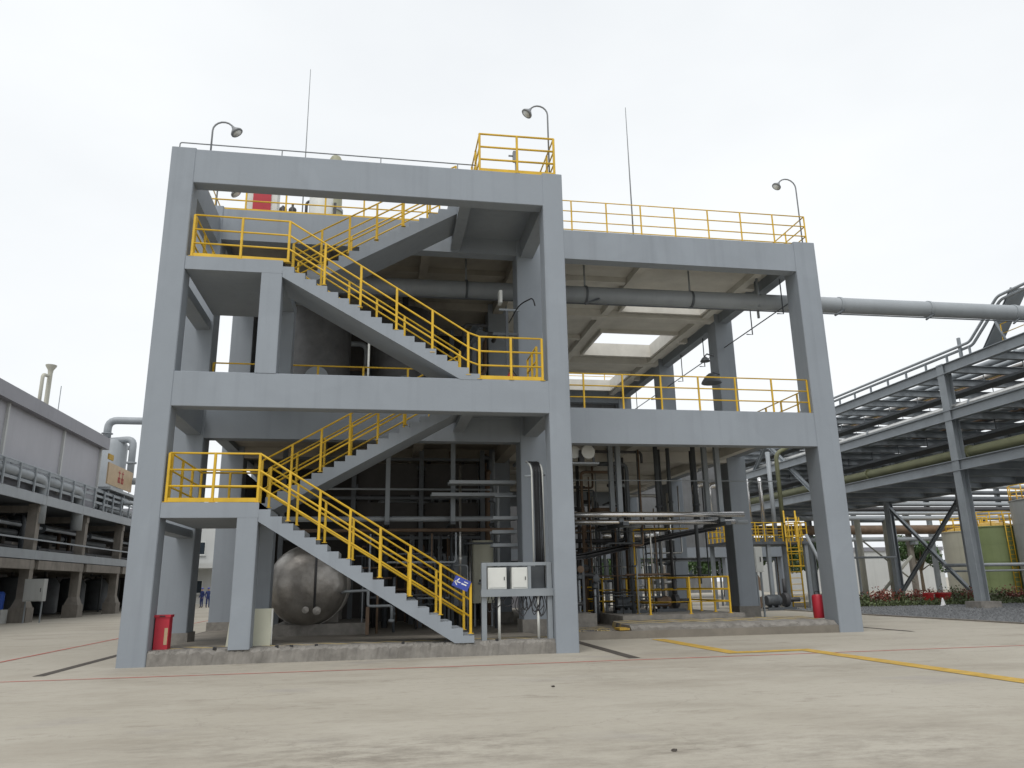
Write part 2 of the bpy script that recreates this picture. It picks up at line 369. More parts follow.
# ------------------------------------------------------------------ main process building
PB = thing('process_building', 'open grey concrete process building of two storeys behind the stair tower', 'building', (10, 3.85, 0))
COLX = ((-.26, .54), (9.68, 10.48), (19.54, 20.34)); ROWY = (3.85, 10.5, 17.3, 24.2); CW = .8
ZF, ZR = 6.9, 12.95
for iy, y in enumerate(ROWY):
    for ix, (a, b) in enumerate(COLX):
        cz = 0 if iy == 0 else .2
        col = box('column', a, b, y, y+CW, cz, 13.03 if iy == 0 else 12.9, 'paint_grey', PB, .02)
        if not (iy == 0 and ix == 2): box('column_base', a-.04, b+.04, y-.04, y+CW+.04, .0, .62 if ix else .5, 'plinth_concrete', PB)
for z0, z1, tg in ((5.78, ZF, 'f'), (11.93, ZR, 'r')):
    for iy, y in enumerate(ROWY):
        for (a, b) in ((.54, 9.68), (10.48, 19.54)):
            front = iy == 0
            box('beam', a, b, y+.03, y+.45, z0+(0 if front else (.5 if iy < 3 else .12)), z1 if front else z1-.2, 'paint_grey' if front or iy == 3 else ('raw_concrete' if a < 5 else 'concrete_lit'), PB)
    for ix, (a, b) in enumerate(COLX):
        for i in range(3):
            side = ix != 1
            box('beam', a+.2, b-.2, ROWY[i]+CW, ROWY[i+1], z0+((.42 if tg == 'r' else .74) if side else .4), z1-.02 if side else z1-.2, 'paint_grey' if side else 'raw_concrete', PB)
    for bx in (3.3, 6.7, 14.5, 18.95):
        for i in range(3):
            box('joist', bx, bx+.3, ROWY[i]+.46, ROWY[i+1]+.02, z0+.58, z1-.2, 'raw_concrete' if bx < 9 else 'concrete_lit', PB)
    for by in (7.1, 13.9, 20.7):
        for (a, b) in ((.36, 3.29), (3.61, 6.69), (7.01, 9.86), (10.3, 14.49), (19.26, 19.73)):
            box('joist', a, b, by, by+.28, z0+.62, z1-.2, 'raw_concrete' if a < 9 else 'concrete_lit', PB)
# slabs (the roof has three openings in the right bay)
box('floor_slab', -.1, 9.9, 4.31, 24.6, ZF-.195, ZF-.004, 'raw_concrete', PB); box('floor_slab', 9.9, 20.1, 4.31, 24.6, ZF-.195, ZF-.004, 'concrete_lit', PB)
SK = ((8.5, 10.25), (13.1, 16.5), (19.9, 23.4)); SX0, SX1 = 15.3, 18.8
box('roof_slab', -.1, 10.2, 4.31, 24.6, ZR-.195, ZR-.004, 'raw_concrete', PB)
box('roof_slab', 10.2, SX0, 4.31, 24.6, ZR-.195, ZR-.004, 'concrete_lit', PB); box('roof_slab', SX1, 20.1, 4.31, 24.6, ZR-.195, ZR-.004, 'concrete_lit', PB)
ys = [4.31]+[q for s in SK for q in s]+[24.6]
for i in range(0, len(ys), 2): box('roof_slab', SX0, SX1, ys[i], ys[i+1], ZR-.195, ZR-.004, 'concrete_lit', PB)
for a, b in SK:
    k = mk('skylight_kerb', *join([boxg(SX0-.12, SX0+.003, a-.12, b+.12, ZR-.36, ZR+.28), boxg(SX1-.003, SX1+.12, a-.12, b+.12, ZR-.36, ZR+.28), boxg(SX0+.003, SX1-.003, a-.12, a+.003, ZR-.36, ZR+.28), boxg(SX0+.003, SX1-.003, b-.003, b+.12, ZR-.36, ZR+.28)]), 'concrete_lit', PB)
# floor and plinths at ground level
box('ground_slab', -.2, 20.3, 3.9, 25.2, 0, .22, 'floor_concrete', PB)
def rough_plinth(x0, x1, y0, y1, z, m, parent, name='plinth', n=60, chip=.03):
    """a kerb whose front arris is broken and uneven"""
    V, F = [], []
    for i in range(n+1):
        x = x0+(x1-x0)*i/n; e = random.uniform(0, chip) if random.random() < .6 else random.uniform(chip, chip*3.2)
        V += [(x, y0+random.uniform(-.012, .01), 0), (x, y0+random.uniform(-.015, .02), z-.05-e), (x, y0+.03+e*1.6, z-random.uniform(0, .03)), (x, y1, z), (x, y1, 0)]
    for i in range(n):
        for k in range(4): F.append((i*5+k, (i+1)*5+k, (i+1)*5+k+1, i*5+k+1))
    F += [(4, 3, 2, 1, 0), tuple(n*5+k for k in range(5))]
    return mk(name, V, F, m, parent)
rough_plinth(12.9, 19.52, 3.92, 4.9, .37, 'plinth_concrete', PB)
rough_plinth(10.5, 12.5, 4.2, 5.6, .27, 'hazard_worn', PB, chip=.05)
V = [(12.9, 4.9, .372), (19.5, 4.9, .372), (19.5, 5.9, .42), (12.9, 5.9, .42), (12.9, 4.9, .2), (19.5, 4.9, .2), (19.5, 5.9, .2), (12.9, 5.9, .2)]
mk('kerb_edge', V, [(0, 1, 2, 3), (4, 5, 1, 0), (1, 5, 6, 2), (3, 2, 6, 7), (0, 3, 7, 4)], 'hazard_worn', PB)
mk('kerb_edge', *boxg(12.55, 12.86, 3.95, 4.5, .24, .3), 'yellow_worn', PB)
box('equipment_plinth', 13.3, 17.5, 5.95, 10.2, .2, .56, 'plinth_concrete', PB)
box('equipment_plinth', 11.0, 12.4, 5.8, 9.5, .2, .66, 'plinth_concrete', PB)
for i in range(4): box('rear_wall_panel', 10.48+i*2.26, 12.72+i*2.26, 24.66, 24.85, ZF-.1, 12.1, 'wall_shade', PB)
# walls added to cut light in the left bay, coloured dark for its shade
box('shading_wall', .6, 9.66, 14.35, 14.55, .23, 6.6, 'wall_dark', PB); box('shading_wall', .6, 9.66, 14.35, 14.55, ZF, 12.6, 'wall_dark', PB)
box('shading_wall', -.05, .1, 11.35, 17.25, .23, 6.2, 'wall_dark', PB); box('shading_wall', -.05, .1, 11.35, 17.25, ZF, 12.3, 'wall_dark', PB)

# ------------------------------------------------------------------ stair tower
ST = thing('stair_tower', 'grey concrete stair tower with zigzag flights on the front of the process building', 'stair tower', (5.2, 0, 0))
HT = 12.66
box('column', 0, .6025, 0, .56, 0, HT, 'paint_grey', ST, .02); box('column', 9.736, 10.3, 0, .56, 0, HT+.02, 'paint_grey', ST, .02)
box('beam', .6, 9.74, .015, .42, 5.82, 6.68, 'paint_grey', ST, .012); box('beam', .6, 9.74, .015, .42, 11.69, HT-.02, 'paint_grey', ST, .012)
for z0, z1 in ((2.98, 3.19), (5.86, 6.66), (9.0, 9.28), (11.8, HT-.03)): box('side_beam', .06, .46, .56, 3.86, z0, z1, 'paint_grey', ST)
for z0, z1 in ((5.95, 6.66), (11.85, HT-.03)): box('side_beam', 9.8, 10.22, .56, 3.86, z0, z1, 'paint_grey', ST)
# landings and their posts
for (x1, zt, px0, zb) in ((2.75, 3.55, 2.28, .3), (2.94, 9.65, 2.43, 6.68)):
    box('landing_slab', .602, x1, .003, 3.4, zt-.35, zt, 'paint_grey', ST, .012)
    box('landing_post', px0, x1-.003, .006, .46, zb, zt-.35, 'paint_grey', ST, .012)
    box('landing_post', px0, x1-.003, 2.85, 3.35, zb-.06, zt-.35, 'paint_grey', ST, .012)
for xa, zt in ((7.66, 6.68), (7.55, 12.62)):
    box('landing_slab', xa, 9.80, .42, 3.88, zt-.16, zt-.004, 'paint_grey', ST)
    box('cross_beam', xa-.02, xa+.3, .42, 3.88, zt-.62, zt-.16, 'paint_grey', ST)
def flight(x_top, x_bot, z_top, z_bot, n, y0, y1, thick, side):
    """zigzag flight; n risers, profile seen from the front"""
    go = (x_bot-x_top)/(n-1); ri = (z_top-z_bot)/n; P = [(x_top, z_top)]
    for i in range(n):
        x = x_top+go*i; z = z_top-ri*(i+1); P.append((x, z))
        if i < n-1: P.append((x+go, z))
    dv = .44; sl = ri/go                          # soffit runs dv below the line of nosings
    P += [(x_top+(z_top-z_bot-dv)/sl, z_bot), (x_top, z_top-dv)]
    P2 = []
    for p in P:
        if not P2 or (Vector(p)-Vector(P2[-1])).length > 1e-6: P2.append(p)
    if go < 0: P2 = P2[::-1]
    mk('stair_flight', *prism_xz(P2, y0, y1), 'paint_grey', ST)
flight(2.75, 7.78, 3.55, .30, 20, .008, 1.45, .17, 1)
flight(2.94, 7.95, 9.65, 6.66, 19, .008, 1.45, .17, 1)
flight(7.66, 2.36, 6.68, 3.55, 20, 1.72, 3.2, .17, -1)
flight(7.55, 2.80, 12.62, 9.65, 18, 1.72, 3.2, .17, -1)
rough_plinth(.61, 9.735, .03, .42, .33, 'plinth_concrete', ST, n=170, chip=.02)
mk('kerb_edge', [(.61, .42, .331), (9.73, .42, .331), (9.73, 1.0, .331), (.61, 1.0, .331), (.61, .42, 0), (9.73, .42, 0), (9.73, 1, 0), (.61, 1, 0)], [(0, 1, 2, 3), (0, 4, 5, 1), (1, 5, 6, 2), (2, 6, 7, 3), (3, 7, 4, 0)], 'hazard_worn', ST)
for x in (1.95, 2.3, 2.55, 3.28, 3.6, 4.15, 6.1, 7.1, 8.3): box('pipe_stub', x, x+.07, .12, .2, .31, .36, 'black', ST)
V = [(.61, 1.0, .329), (9.73, 1.0, .329), (9.73, 3.92, .27), (.61, 3.92, .27), (.61, 1, 0), (9.73, 1, 0), (9.73, 3.92, 0), (.61, 3.92, 0)]
mk('plinth', V, [(0, 1, 2, 3), (1, 0, 4, 5), (2, 1, 5, 6), (3, 2, 6, 7), (0, 3, 7, 4)], 'floor_concrete', ST)

# ------------------------------------------------------------------ yellow railings
railing('yellow railing along the front of the lowest landing and down the bottom flight', [(.68, .06, 3.55), (2.70, .06, 3.55), (7.70, .06, .50)], spacing=.84, toe=True)
railing('yellow inner railing of the bottom stair flight', [(2.78, 1.36, 3.55), (7.68, 1.36, .52)], spacing=.84, h=1.02)
railing('yellow railing around the back and left side of the lowest landing', [(.70, .2, 3.55), (.70, 3.3, 3.55), (2.2, 3.3, 3.55)], spacing=1.0, toe=True)
railing('yellow outer railing of the second flight rising to the first floor', [(2.5, 1.80, 3.66), (7.6, 1.80, 6.68)], spacing=.84)
railing('yellow back railing of the second flight rising to the first floor', [(2.5, 3.1, 3.66), (7.6, 3.1, 6.68)], spacing=.84)
railing('yellow railing along the upper landing, down the third flight to the tower floor', [(.72, .06, 9.65), (3.05, .06, 9.62), (7.66, .06, 6.78), (7.95, .06, 6.68), (9.60, .06, 6.68)], spacing=1.05, toe=True)
railing('yellow inner railing of the third stair flight', [(3.02, 1.36, 9.68), (7.58, 1.36, 6.84)], spacing=.9, h=.98)
railing('yellow railing around the back and left side of the upper landing', [(.72, .2, 9.65), (.72, 3.3, 9.65), (2.4, 3.3, 9.65)], spacing=1.0)
railing('yellow outer railing of the top flight rising to the roof', [(2.95, 1.80, 9.8), (7.5, 1.80, 12.62)], spacing=.84)
railing('yellow back railing of the top flight rising to the roof', [(2.95, 3.1, 9.8), (7.5, 3.1, 12.62)], spacing=.84)
railing('short yellow railing beside the middle column where the third flight lands', [(9.6, .75, 6.68), (9.6, 2.0, 6.68)], spacing=.6)
railing('yellow box railing around the platform on top of the stair tower', [(8.0, 1.9, HT), (8.0, .12, HT), (10.12, .12, HT+.02), (10.12, 1.9, HT+.02)], spacing=1.05, toe=True, h=1.18)
railing('yellow roof railing along the front edge left of the stair tower top', [(-.05, 12, ZR), (-.05, 4.0, ZR), (9.6, 4.0, ZR)], spacing=1.25, toe=True, r=.02, pw=.026)
railing('long yellow roof railing around the right bay of the building', [(10.4, 4.0, ZR), (20.15, 4.0, ZR), (20.15, 24.4, ZR), (12.0, 24.4, ZR)], spacing=1.28, r=.018, rails=(1.0, .67, .34, .08), pw=.024)
railing('yellow first floor railing along the front of the right bay', [(10.5, 4.0, ZF), (19.5, 4.0, ZF)], spacing=1.28, r=.022, pw=.028)
railing('yellow first floor railing along the right side of the building', [(20.2, 4.7, ZF), (20.2, 10.4, ZF)], spacing=1.1)
railing('brownish first floor railing behind the tower in the left bay', [(.6, 4.05, ZF), (2.25, 4.05, ZF), (7.6, 4.05, ZF)], spacing=1.25)
railing('yellow railing on the concrete plinth around the pump pit in the right bay', [(14.28, 9.6, .56), (14.28, 6.05, .56), (17.05, 6.05, .56), (17.05, 9.6, .56), (14.28, 9.6, .56)], spacing=1.15, h=1.17)

# ------------------------------------------------------------------ gooseneck lamps and rods
def gooseneck(label, base, hgt, reach, dx, group='gooseneck floodlights', sc=1):
    t = thing('gooseneck_lamp', label, 'lamp', base, group); b = Vector(base)
    rad = reach/2; P = [b, b+Vector((0, 0, hgt-rad))]
    for k in range(1, 9):
        a = math.pi*k/8*.86; P.append(b+Vector((dx*(rad-rad*math.cos(a)), 0, hgt-rad+rad*math.sin(a))))
    box('base_plate', b.x-.08, b.x+.08, b.y-.08, b.y+.08, b.z, b.z+.02, 'lamp_grey', t)
    tube('pole', P, .024*sc, 'lamp_grey', t, 8)
    e = P[-1]; d = (P[-1]-P[-2]).normalized()
    V, F = latheg([(.03, -.06), (.05, 0), (.09, .05), (.16, .13), (.165, .17), (.14, .172)], (0, 0, 0), 16)
    q = d.to_track_quat('Z', 'Y'); V = [tuple(q @ Vector(v)*sc+e) for v in V]
    sh = mk('lamp_shade', V, F, 'lamp_grey', t, True)
    V, F = latheg([(.02, .1), (.07, .15), (.12, .178), (.01, .2)], (0, 0, 0), 12); V = [tuple(q @ Vector(v)*sc+e) for v in V]
    mk('lamp_glass', V, F, 'white_panel', sh, True)
    return t
gooseneck('gooseneck floodlight on the top left corner of the stair tower', (.90, .22, HT-.02), .98, .55, 1)
gooseneck('tall gooseneck floodlight on the railed platform over the middle column', (10.02, .3, HT+.02), 2.35, .55, -1)
gooseneck('gooseneck floodlight on the right front roof corner of the building', (20.12, 4.2, 13.03), 2.65, .7, -1)
gooseneck('gooseneck floodlight seen below the top left tower beam', (.22, 4.25, ZR), 1.0, .5, 1)
for lab, x, y, z, h in (('thin lightning rod rising above the left half of the roof', 2.4, 8.0, ZR, 8.3), ('thin lightning rod rising above the right bay roof', 14.12, 5.0, ZR, 5.7)):
    t = thing('lightning_rod', lab, 'rod', (x, y, z), 'lightning rods'); box('base_plate', x-.12, x+.12, y-.12, y+.12, z, z+.03, 'lamp_grey', t)
    tube('rod', [(x, y, z+.03), (x, y, z+h*.5), (x, y, z+h)], [.03, .022, .012], 'lamp_grey', t, 6)
t = thing('lightning_conductor', 'thin grey conductor pipe on short stubs along the tower top beam', 'conductor', (.15, .25, HT))
tube('conductor_pipe', fillet([(.12, .25, HT-.02), (.12, .25, HT+.28), (7.9, .25, HT+.26)], .06), .016, 'lamp_grey', t, 6)
for x in (2.7, 5.3, 7.4): tube('stub', [(x, .25, HT-.02), (x, .25, HT+.27)], .016, 'lamp_grey', t, 6)
t = thing('wind_sensor', 'small grey instrument on a post inside the tower top railing', 'sensor', (9.3, 1.6, HT))
tube('post', [(9.3, 1.6, HT), (9.3, 1.6, HT+1.35)], .03, 'lamp_grey', t); box('instrument', 9.21, 9.37, 1.52, 1.68, HT+1.3, HT+1.62, 'lamp_grey', t, .02); box('bracket', 9.08, 9.21, 1.58, 1.62, HT+1.46, HT+1.5, 'lamp_grey', t)

# ------------------------------------------------------------------ roof equipment
t = thing('roof_cabinet', 'grey cabinet with a red front standing on the roof behind the railing', 'cabinet', (1.05, 5.0, ZR))
box('body', 1.0, 1.95, 4.9, 5.5, ZR, ZR+1.6, 'white_panel', t); box('door', 1.2, 1.76, 4.86, 4.898, ZR+.2, ZR+1.25, 'red', t)
t = thing('roof_tank', 'pale round tank on the roof behind the top flight railing', 'tank', (3.25, 6.0, ZR))
lathe('shell', [(.4, 0), (.4, 1.9), (.3, 2.1), (.05, 2.18)], (3.25, 6, ZR), 'white_panel', t); lathe('band', [(.405, .75), (.415, .76), (.415, .8), (.405, .81)], (3.25, 6, ZR), 'yellow', t)
tube('vent_pipe', fillet([(2.76, 6, ZR), (2.76, 6, ZR+1.5), (2.95, 6, ZR+1.6)], .1), .05, 'pipe_dark', t); tube('drain_pipe', [(3.72, 6, ZR), (3.72, 6, ZR+1.55)], .05, 'pipe_dark', t)
t = thing('scrubber_column', 'tan domed column on the roof, its dome showing over the tower beam', 'column vessel', (3.56, 7.6, ZR))
lathe('shell', [(.29, 0), (.29, 3.85), (.26, 4.1), (.17, 4.28), (.05, 4.33)], (3.56, 7.6, ZR), 'tank_olive', t); lathe('flange', [(.34, 2.0), (.34, 2.1)], (3.56, 7.6, ZR), 'pipe_grey', t)
for i, (x, lab) in enumerate(((2.15, 'small dark valve with handwheel on the roof beside the cabinet'), (2.45, 'small dark valve on the roof nearest the pale tank'))):
    t = thing('roof_valve', lab, 'valve', (x, 4.9, ZR)); tube('stem', [(x, 4.9, ZR), (x, 4.9, ZR+.75+.1*i)], .04, 'pipe_dark', t)
    lathe('handwheel', [(.11, 0), (.13, .015), (.11, .03), (.09, .015)], (x, 4.9, ZR+.62), 'black', t, 12, 'y'); lathe('body', [(.04, .2), (.1, .3), (.1, .42), (.04, .5)], (x, 4.9, ZR), 'pipe_dark', t, 10)

# ------------------------------------------------------------------ large overhead pipe along the roof
def pipe(label, pts, r, m, group=None, name='pipe', flanges=(), fr=None, seg=10, fm=None, cat='pipe'):
    P = [Vector(p) for p in pts]; t = thing(name, label, cat, P[0], group)
    tube('run', fillet(P, fr if fr else r*3), r, m, t, seg)
    for (x, y, z), ax in flanges:
        lathe('flange', [(r*1.05, -.035), (r*1.45, -.03), (r*1.45, .03), (r*1.05, .035)], (x, y, z), fm or m, t, 14, ax)
    return t
BP = pipe('large grey overhead pipe passing under the roof and out to the right', [(.8, 6.2, 11.55), (60, 6.2, 11.9)], .3, 'pipe_grey', name='overhead_pipe', seg=24)
for x in (22.6, 26.4, 30.2): lathe('clamp', [(.302, -.05), (.325, -.05), (.325, .05), (.302, .05)], (x, 6.2, 11.55+(x-.8)*.35/59.2), 'pipe_grey', BP, 24, 'x')
for x in (8.3, 12.6, 16.6):
    tube('hanger_rod', [(x, 6.2, 11.5), (x, 6.2, 12.78)], .035, 'pipe_grey', BP); lathe('clamp', [(.31, -.04), (.335, -.04), (.335, .04), (.31, .04)], (x, 6.2, 11.62), 'steel_dark', BP, 18, 'x')
for x in (13.0, 22.6, 26.4, 30.2): tube('bracket', [(x+.05, 6.0, 11.42), (x-.55, 5.7, 11.08)], .04, 'steel_dark', BP)
tube('hanger_rod', [(19.2, 6.0, 12.76), (19.2, 6.0, 11.4)], .05, 'steel_grey', BP); tube('hanger_rod', [(19.35, 6.4, 12.76), (19.35, 6.4, 11.1)], .05, 'steel_grey', BP)
pipe('thin conduit slung just below the large overhead pipe', [(.8, 5.95, 11.12), (60, 5.95, 11.42)], .025, 'steel_dark', name='conduit', seg=6)
# conduit with floodlights along the right roof edge
t = thing('lighting_conduit', 'thin hanging conduit with hoops below the right roof edge', 'conduit', (20, 4.8, 11))
tube('run', [(19.9, 4.7, 11.25), (19.9, 24, 11.25)], .022, 'steel_dark', t, 6)
for y in (5.6, 8.0, 12.6, 15.2, 19, 22): tube('hoop', [(19.9, y, 12.4), (19.9, y, 11.0), (19.65, y, 11.0)], .022, 'steel_dark', t, 6)
def bell_lamp(label, p, s=1.0):
    t = thing('bell_lamp', label, 'lamp', p, 'bell lamps on the right side'); tube('arm', [(p[0]+.4, p[1], p[2]+.12), (p[0]+.1, p[1], p[2]+.2), (p[0], p[1], p[2]+.1)], .03, 'steel_dark', t, 6)
    lathe('shade', [(.28*s, -.18*s), (.26*s, -.12*s), (.16*s, .02*s), (.06*s, .1*s)], p, 'steel_dark', t, 16)
bell_lamp('small dark bell lamp high on the second column at the right roof edge', (18.8, 10.15, 10.62), .75); bell_lamp('large dark bell lamp just above the right bay railing', (19.0, 10.15, 9.82), 1.5); bell_lamp('dark bell lamp farthest back behind the right bay railing', (19.2, 18.5, 9.6), 1.0)

# ------------------------------------------------------------------ things at the foot of the stair tower
def bin_box(label, x, y, z, wx, wy, h, m='red'):
    t = thing('fire_box', label, 'fire box', (x, y, z), 'red fire equipment boxes')
    box('body', x-wx/2, x+wx/2, y-wy/2, y+wy/2, z, z+h*.93, m, t, .01); box('lid', x-wx/2-.02, x+wx/2+.02, y-wy/2-.02, y+wy/2+.02, z+h*.93, z+h, m, t)
    box('label_plate', x+wx/2-.09, x+wx/2-.02, y-wy/2-.006, y-wy/2, z+.1, z+h*.62, 'tan_board', t)
    box('handle', x-.06, x+.06, y-wy/2-.03, y-wy/2-.021, z+h*.95, z+h*.98, 'black', t)
bin_box('red upright fire box beside the left tower column', .78, .5, .33, .31, .28, .74)
t = thing('fire_box', 'red cylinder shaped fire box beside the right front column', 'fire box', (19.62, 5.05, .38), 'red fire equipment boxes')
lathe('body', [(.17, 0), (.18, .02), (.18, .66), (.15, .72), (.05, .74)], (19.62, 5.05, .38), 'red', t, 14); tube('handle', fillet([(19.54, 5.05, 1.11), (19.54, 5.05, 1.21), (19.7, 5.05, 1.21), (19.7, 5.05, 1.11)], .04), .012, 'black', t, 6)
t = thing('board', 'cream board leaning behind the lowest landing post', 'board', (2.7, .72, .32)); V = [(2.12, .66, .33), (3.1, .66, .33), (3.1, .70, .33), (2.12, .70, .33), (2.17, .78, 1.15), (3.12, .78, 1.15), (3.12, .82, 1.15), (2.17, .82, 1.15)]
mk('panel', V, [(3, 2, 1, 0), (4, 5, 6, 7), (0, 1, 5, 4), (1, 2, 6, 5), (2, 3, 7, 6), (3, 0, 4, 7)], 'cream', t); mk('edge_trim', *boxg(3.085, 3.125, .72, .80, .34, 1.14), 'white_panel', t)
# electrical panel frame
t = thing('panel_frame', 'grey steel frame carrying white electrical boxes beside the middle column', 'electrical panel', (8.9, .3, .33))
for x in (8.05, 9.66): box('leg', x-.06, x+.06, .22, .38, .31, 2.12, 'steel_grey', t)
box('top_rail', 8.11, 9.6, .24, .36, 2.04, 2.12, 'steel_grey', t); box('shelf', 7.97, 9.745, .16, .42, 1.32, 1.49, 'steel_grey', t); box('mullion', 9.13, 9.21, .25, .35, 1.49, 2.04, 'steel_grey', t)
for x0, x1 in ((8.14, 8.60), (8.73, 9.12)):
    b = box('switch_box', x0, x1, .22, .5, 1.495, 2.0, 'white_panel', t, .01); box('door', x0+.03, x1-.03, .205, .218, 1.53, 1.97, 'white_panel', b); box('lock', x1-.07, x1-.05, .195, .204, 1.7, 1.78, 'black', b)
box('back_plate', 8.12, 9.6, .52, .54, 1.5, 2.03, 'steel_dark', t)
for x in (8.42, 9.38): tube('conduit', [(x, .3, .32), (x, .3, 1.33)], .035, 'white_panel', t, 8)
for k in range(16):
    x = random.choice((8.2, 8.35, 8.55, 8.62, 8.9, 8.98, 9.05, 9.12, 9.3, 9.38, 9.45, 9.52))+random.uniform(-.03, .03); d = random.uniform(.25, .55); wv = random.uniform(.08, .2)
    tube('cable', fillet([(x, .28, 1.33), (x-wv*.6, .27, 1.33-d*.6), (x, .26, 1.33-d), (x+wv, .27, 1.33-d*.55), (x+wv*.5, .3, 1.33)], .12, 4), .011, 'cable_black', t, 5)
t = thing('cable_tray', 'upright ladder tray full of black cables between the middle columns', 'cable tray', (9.5, .68, 1.5))
for x in (9.38, 9.66): tube('side_rail', fillet([(x-.06, 1.1, 4.75), (x, .7, 4.55), (x, .68, 1.5)], .2), .022, 'white_panel', t, 6)
for k in range(11): box('rung', 9.39, 9.65, .7, .73, 1.6+k*.27, 1.63+k*.27, 'steel_grey', t)
for k in range(9):
    x = 9.42+k*.027; tube('cable', fillet([(x-.02, 1.5, 4.78), (x-.02, .95, 4.72), (x, .67+.02*(k % 3), 4.5), (x+random.uniform(-.02, .02), .66+.02*(k % 2), 3), (x, .66, 1.5)], .3), .016, 'cable_black', t, 5)
tube('hanger', [(9.74, .75, 4.35), (9.2, .75, 4.3)], .03, 'steel_grey', t)
# blue notice sign on the stair rail
t = thing('notice_sign', 'small blue notice sign with white figure hung on the bottom stair railing', 'sign', (7.48, .02, 1.5))
def rot_quad(cx, cz, w, h, a, y0, y1):
    co, si = math.cos(a), math.sin(a); P = [(cx+co*u-si*v, cz+si*u+co*v) for u, v in ((-w/2, -h/2), (w/2, -h/2), (w/2, h/2), (-w/2, h/2))]; return prism_xz(P, y0, y1)
mk('plate', *rot_quad(7.48, 1.64, .40, .25, R(-24), -.005, .01), 'blue_sign', t)
for u, v, ww, hh, a in ((-.12, .03, .13, .025, 40), (-.10, .0, .14, .022, -20), (-.13, -.045, .10, .02, -60), (.06, -.0, .13, .03, -24), (.09, .06, .1, .02, -24)):
    ca, sa = math.cos(R(-24)), math.sin(R(-24)); mk('mark', *rot_quad(7.48+ca*u-sa*v, 1.64+sa*u+ca*v, ww, hh, R(a), -.009, -.0055), 'white', t)
# notice on the first-floor post
t = thing('notice_card', 'small white notice with orange top hung at the start of the first floor railing', 'sign', (2.72, 4.0, 7.6)); box('card', 2.62, 2.86, 3.985, 3.995, 7.5, 7.76, 'white', t); box('header', 2.62, 2.86, 3.985, 3.995, 7.762, 7.96, 'pipe_brown', t)
t = thing('extinguisher', 'red fire extinguisher standing behind the first floor railing by the middle column', 'extinguisher', (9.2, 2.6, 6.68))
lathe('bottle', [(.1, 0), (.11, .03), (.11, .78), (.06, .9), (.03, .95)], (9.2, 2.6, 6.68), 'red_dark', t, 14); box('valve', 9.15, 9.27, 2.57, 2.63, 7.63, 7.7, 'black', t); tube('hose', fillet([(9.26, 2.57, 7.66), (9.38, 2.55, 7.5), (9.33, 2.52, 7.1)], .1), .02, 'black', t, 6)
# camera housing on the middle column
t = thing('camera_bracket', 'white camera housing on a dark bracket beside the upper middle column', 'camera', (9.1, 3.4, 9.6))
box('housing', 8.96, 9.06, 3.0, 3.3, 9.95, 10.35, 'white_panel', t, .02); box('arm', 9.0, 9.64, 3.3, 3.36, 9.8, 9.86, 'steel_grey', t); box('post', 9.2, 9.28, 3.3, 3.38, 8.0, 9.8, 'steel_dark', t); box('brace', 8.8, 9.6, 3.31, 3.37, 9.0, 9.08, 'steel_dark', t)
tube('cable', fillet([(9.3, 3.3, 9.4), (9.5, 2.6, 9.75), (9.8, 2.0, 9.75), (9.86, 2.0, 9.5)], .3), .02, 'cable_black', t, 6)

# ------------------------------------------------------------------ big lagged vessel behind the bottom flight
t = thing('lagged_vessel', 'big horizontal vessel in dented metal cladding behind the bottom flight', 'vessel', (4.0, 7, .3))
lathe('shell', [(.02, -.46), (.3, -.44), (.6, -.38), (.85, -.29), (1.03, -.16), (1.14, .0), (1.2, .3), (1.2, 3.4), (1.1, 3.7), (.8, 3.95), (.3, 4.05)], (3.42, 5.9, 1.68), 'cladding_dull', t, 36, 'y')
for h in (.35, 1.4, 2.4, 3.3): lathe('band', [(1.202, h-.03), (1.215, h-.03), (1.215, h+.03), (1.202, h+.03)], (3.42, 5.9, 1.68), 'cladding_dull', t, 36, 'y')
for y in (6.5, 8.8): box('saddle', 2.75, 4.35, y, y+.3, .56, .95, 'plinth_concrete', t)
box('base', 2.5, 5.2, 6.0, 9.6, .22, .55, 'plinth_concrete', t); tube('level_pipe', [(3.7, 5.42, .9), (3.7, 5.38, 2.9)], .035, 'pipe_dark', t); lathe('gauge', [(.02, -.05), (.1, -.04), (.1, .02), (.02, .03)], (3.45, 5.4, .98), 'cladding_dull', t, 14, 'y'); lathe('gauge', [(.02, -.05), (.12, -.04), (.12, .02), (.02, .03)], (3.78, 5.36, .95), 'cladding_dull', t, 14, 'y')
t = thing('drain_tap', 'grey stepped pipe with a tap sticking out below the bottom flight', 'pipe', (5.6, 5.2, .25))
tube('run', fillet([(4.4, 6.2, 1.42), (4.6, 5.2, 1.48), (5.25, 5.2, 1.5), (5.25, 5.2, 1.05), (5.95, 5.2, 1.05), (5.95, 5.2, .68)], .08), .04, 'pipe_grey', t); box('stand', 5.2, 5.3, 5.15, 5.25, .25, 1.03, 'pipe_brown', t); lathe('tap', [(.06, 0), (.09, .03), (.09, .08), (.03, .1)], (5.95, 5.2, .58), 'pipe_grey', t, 10)
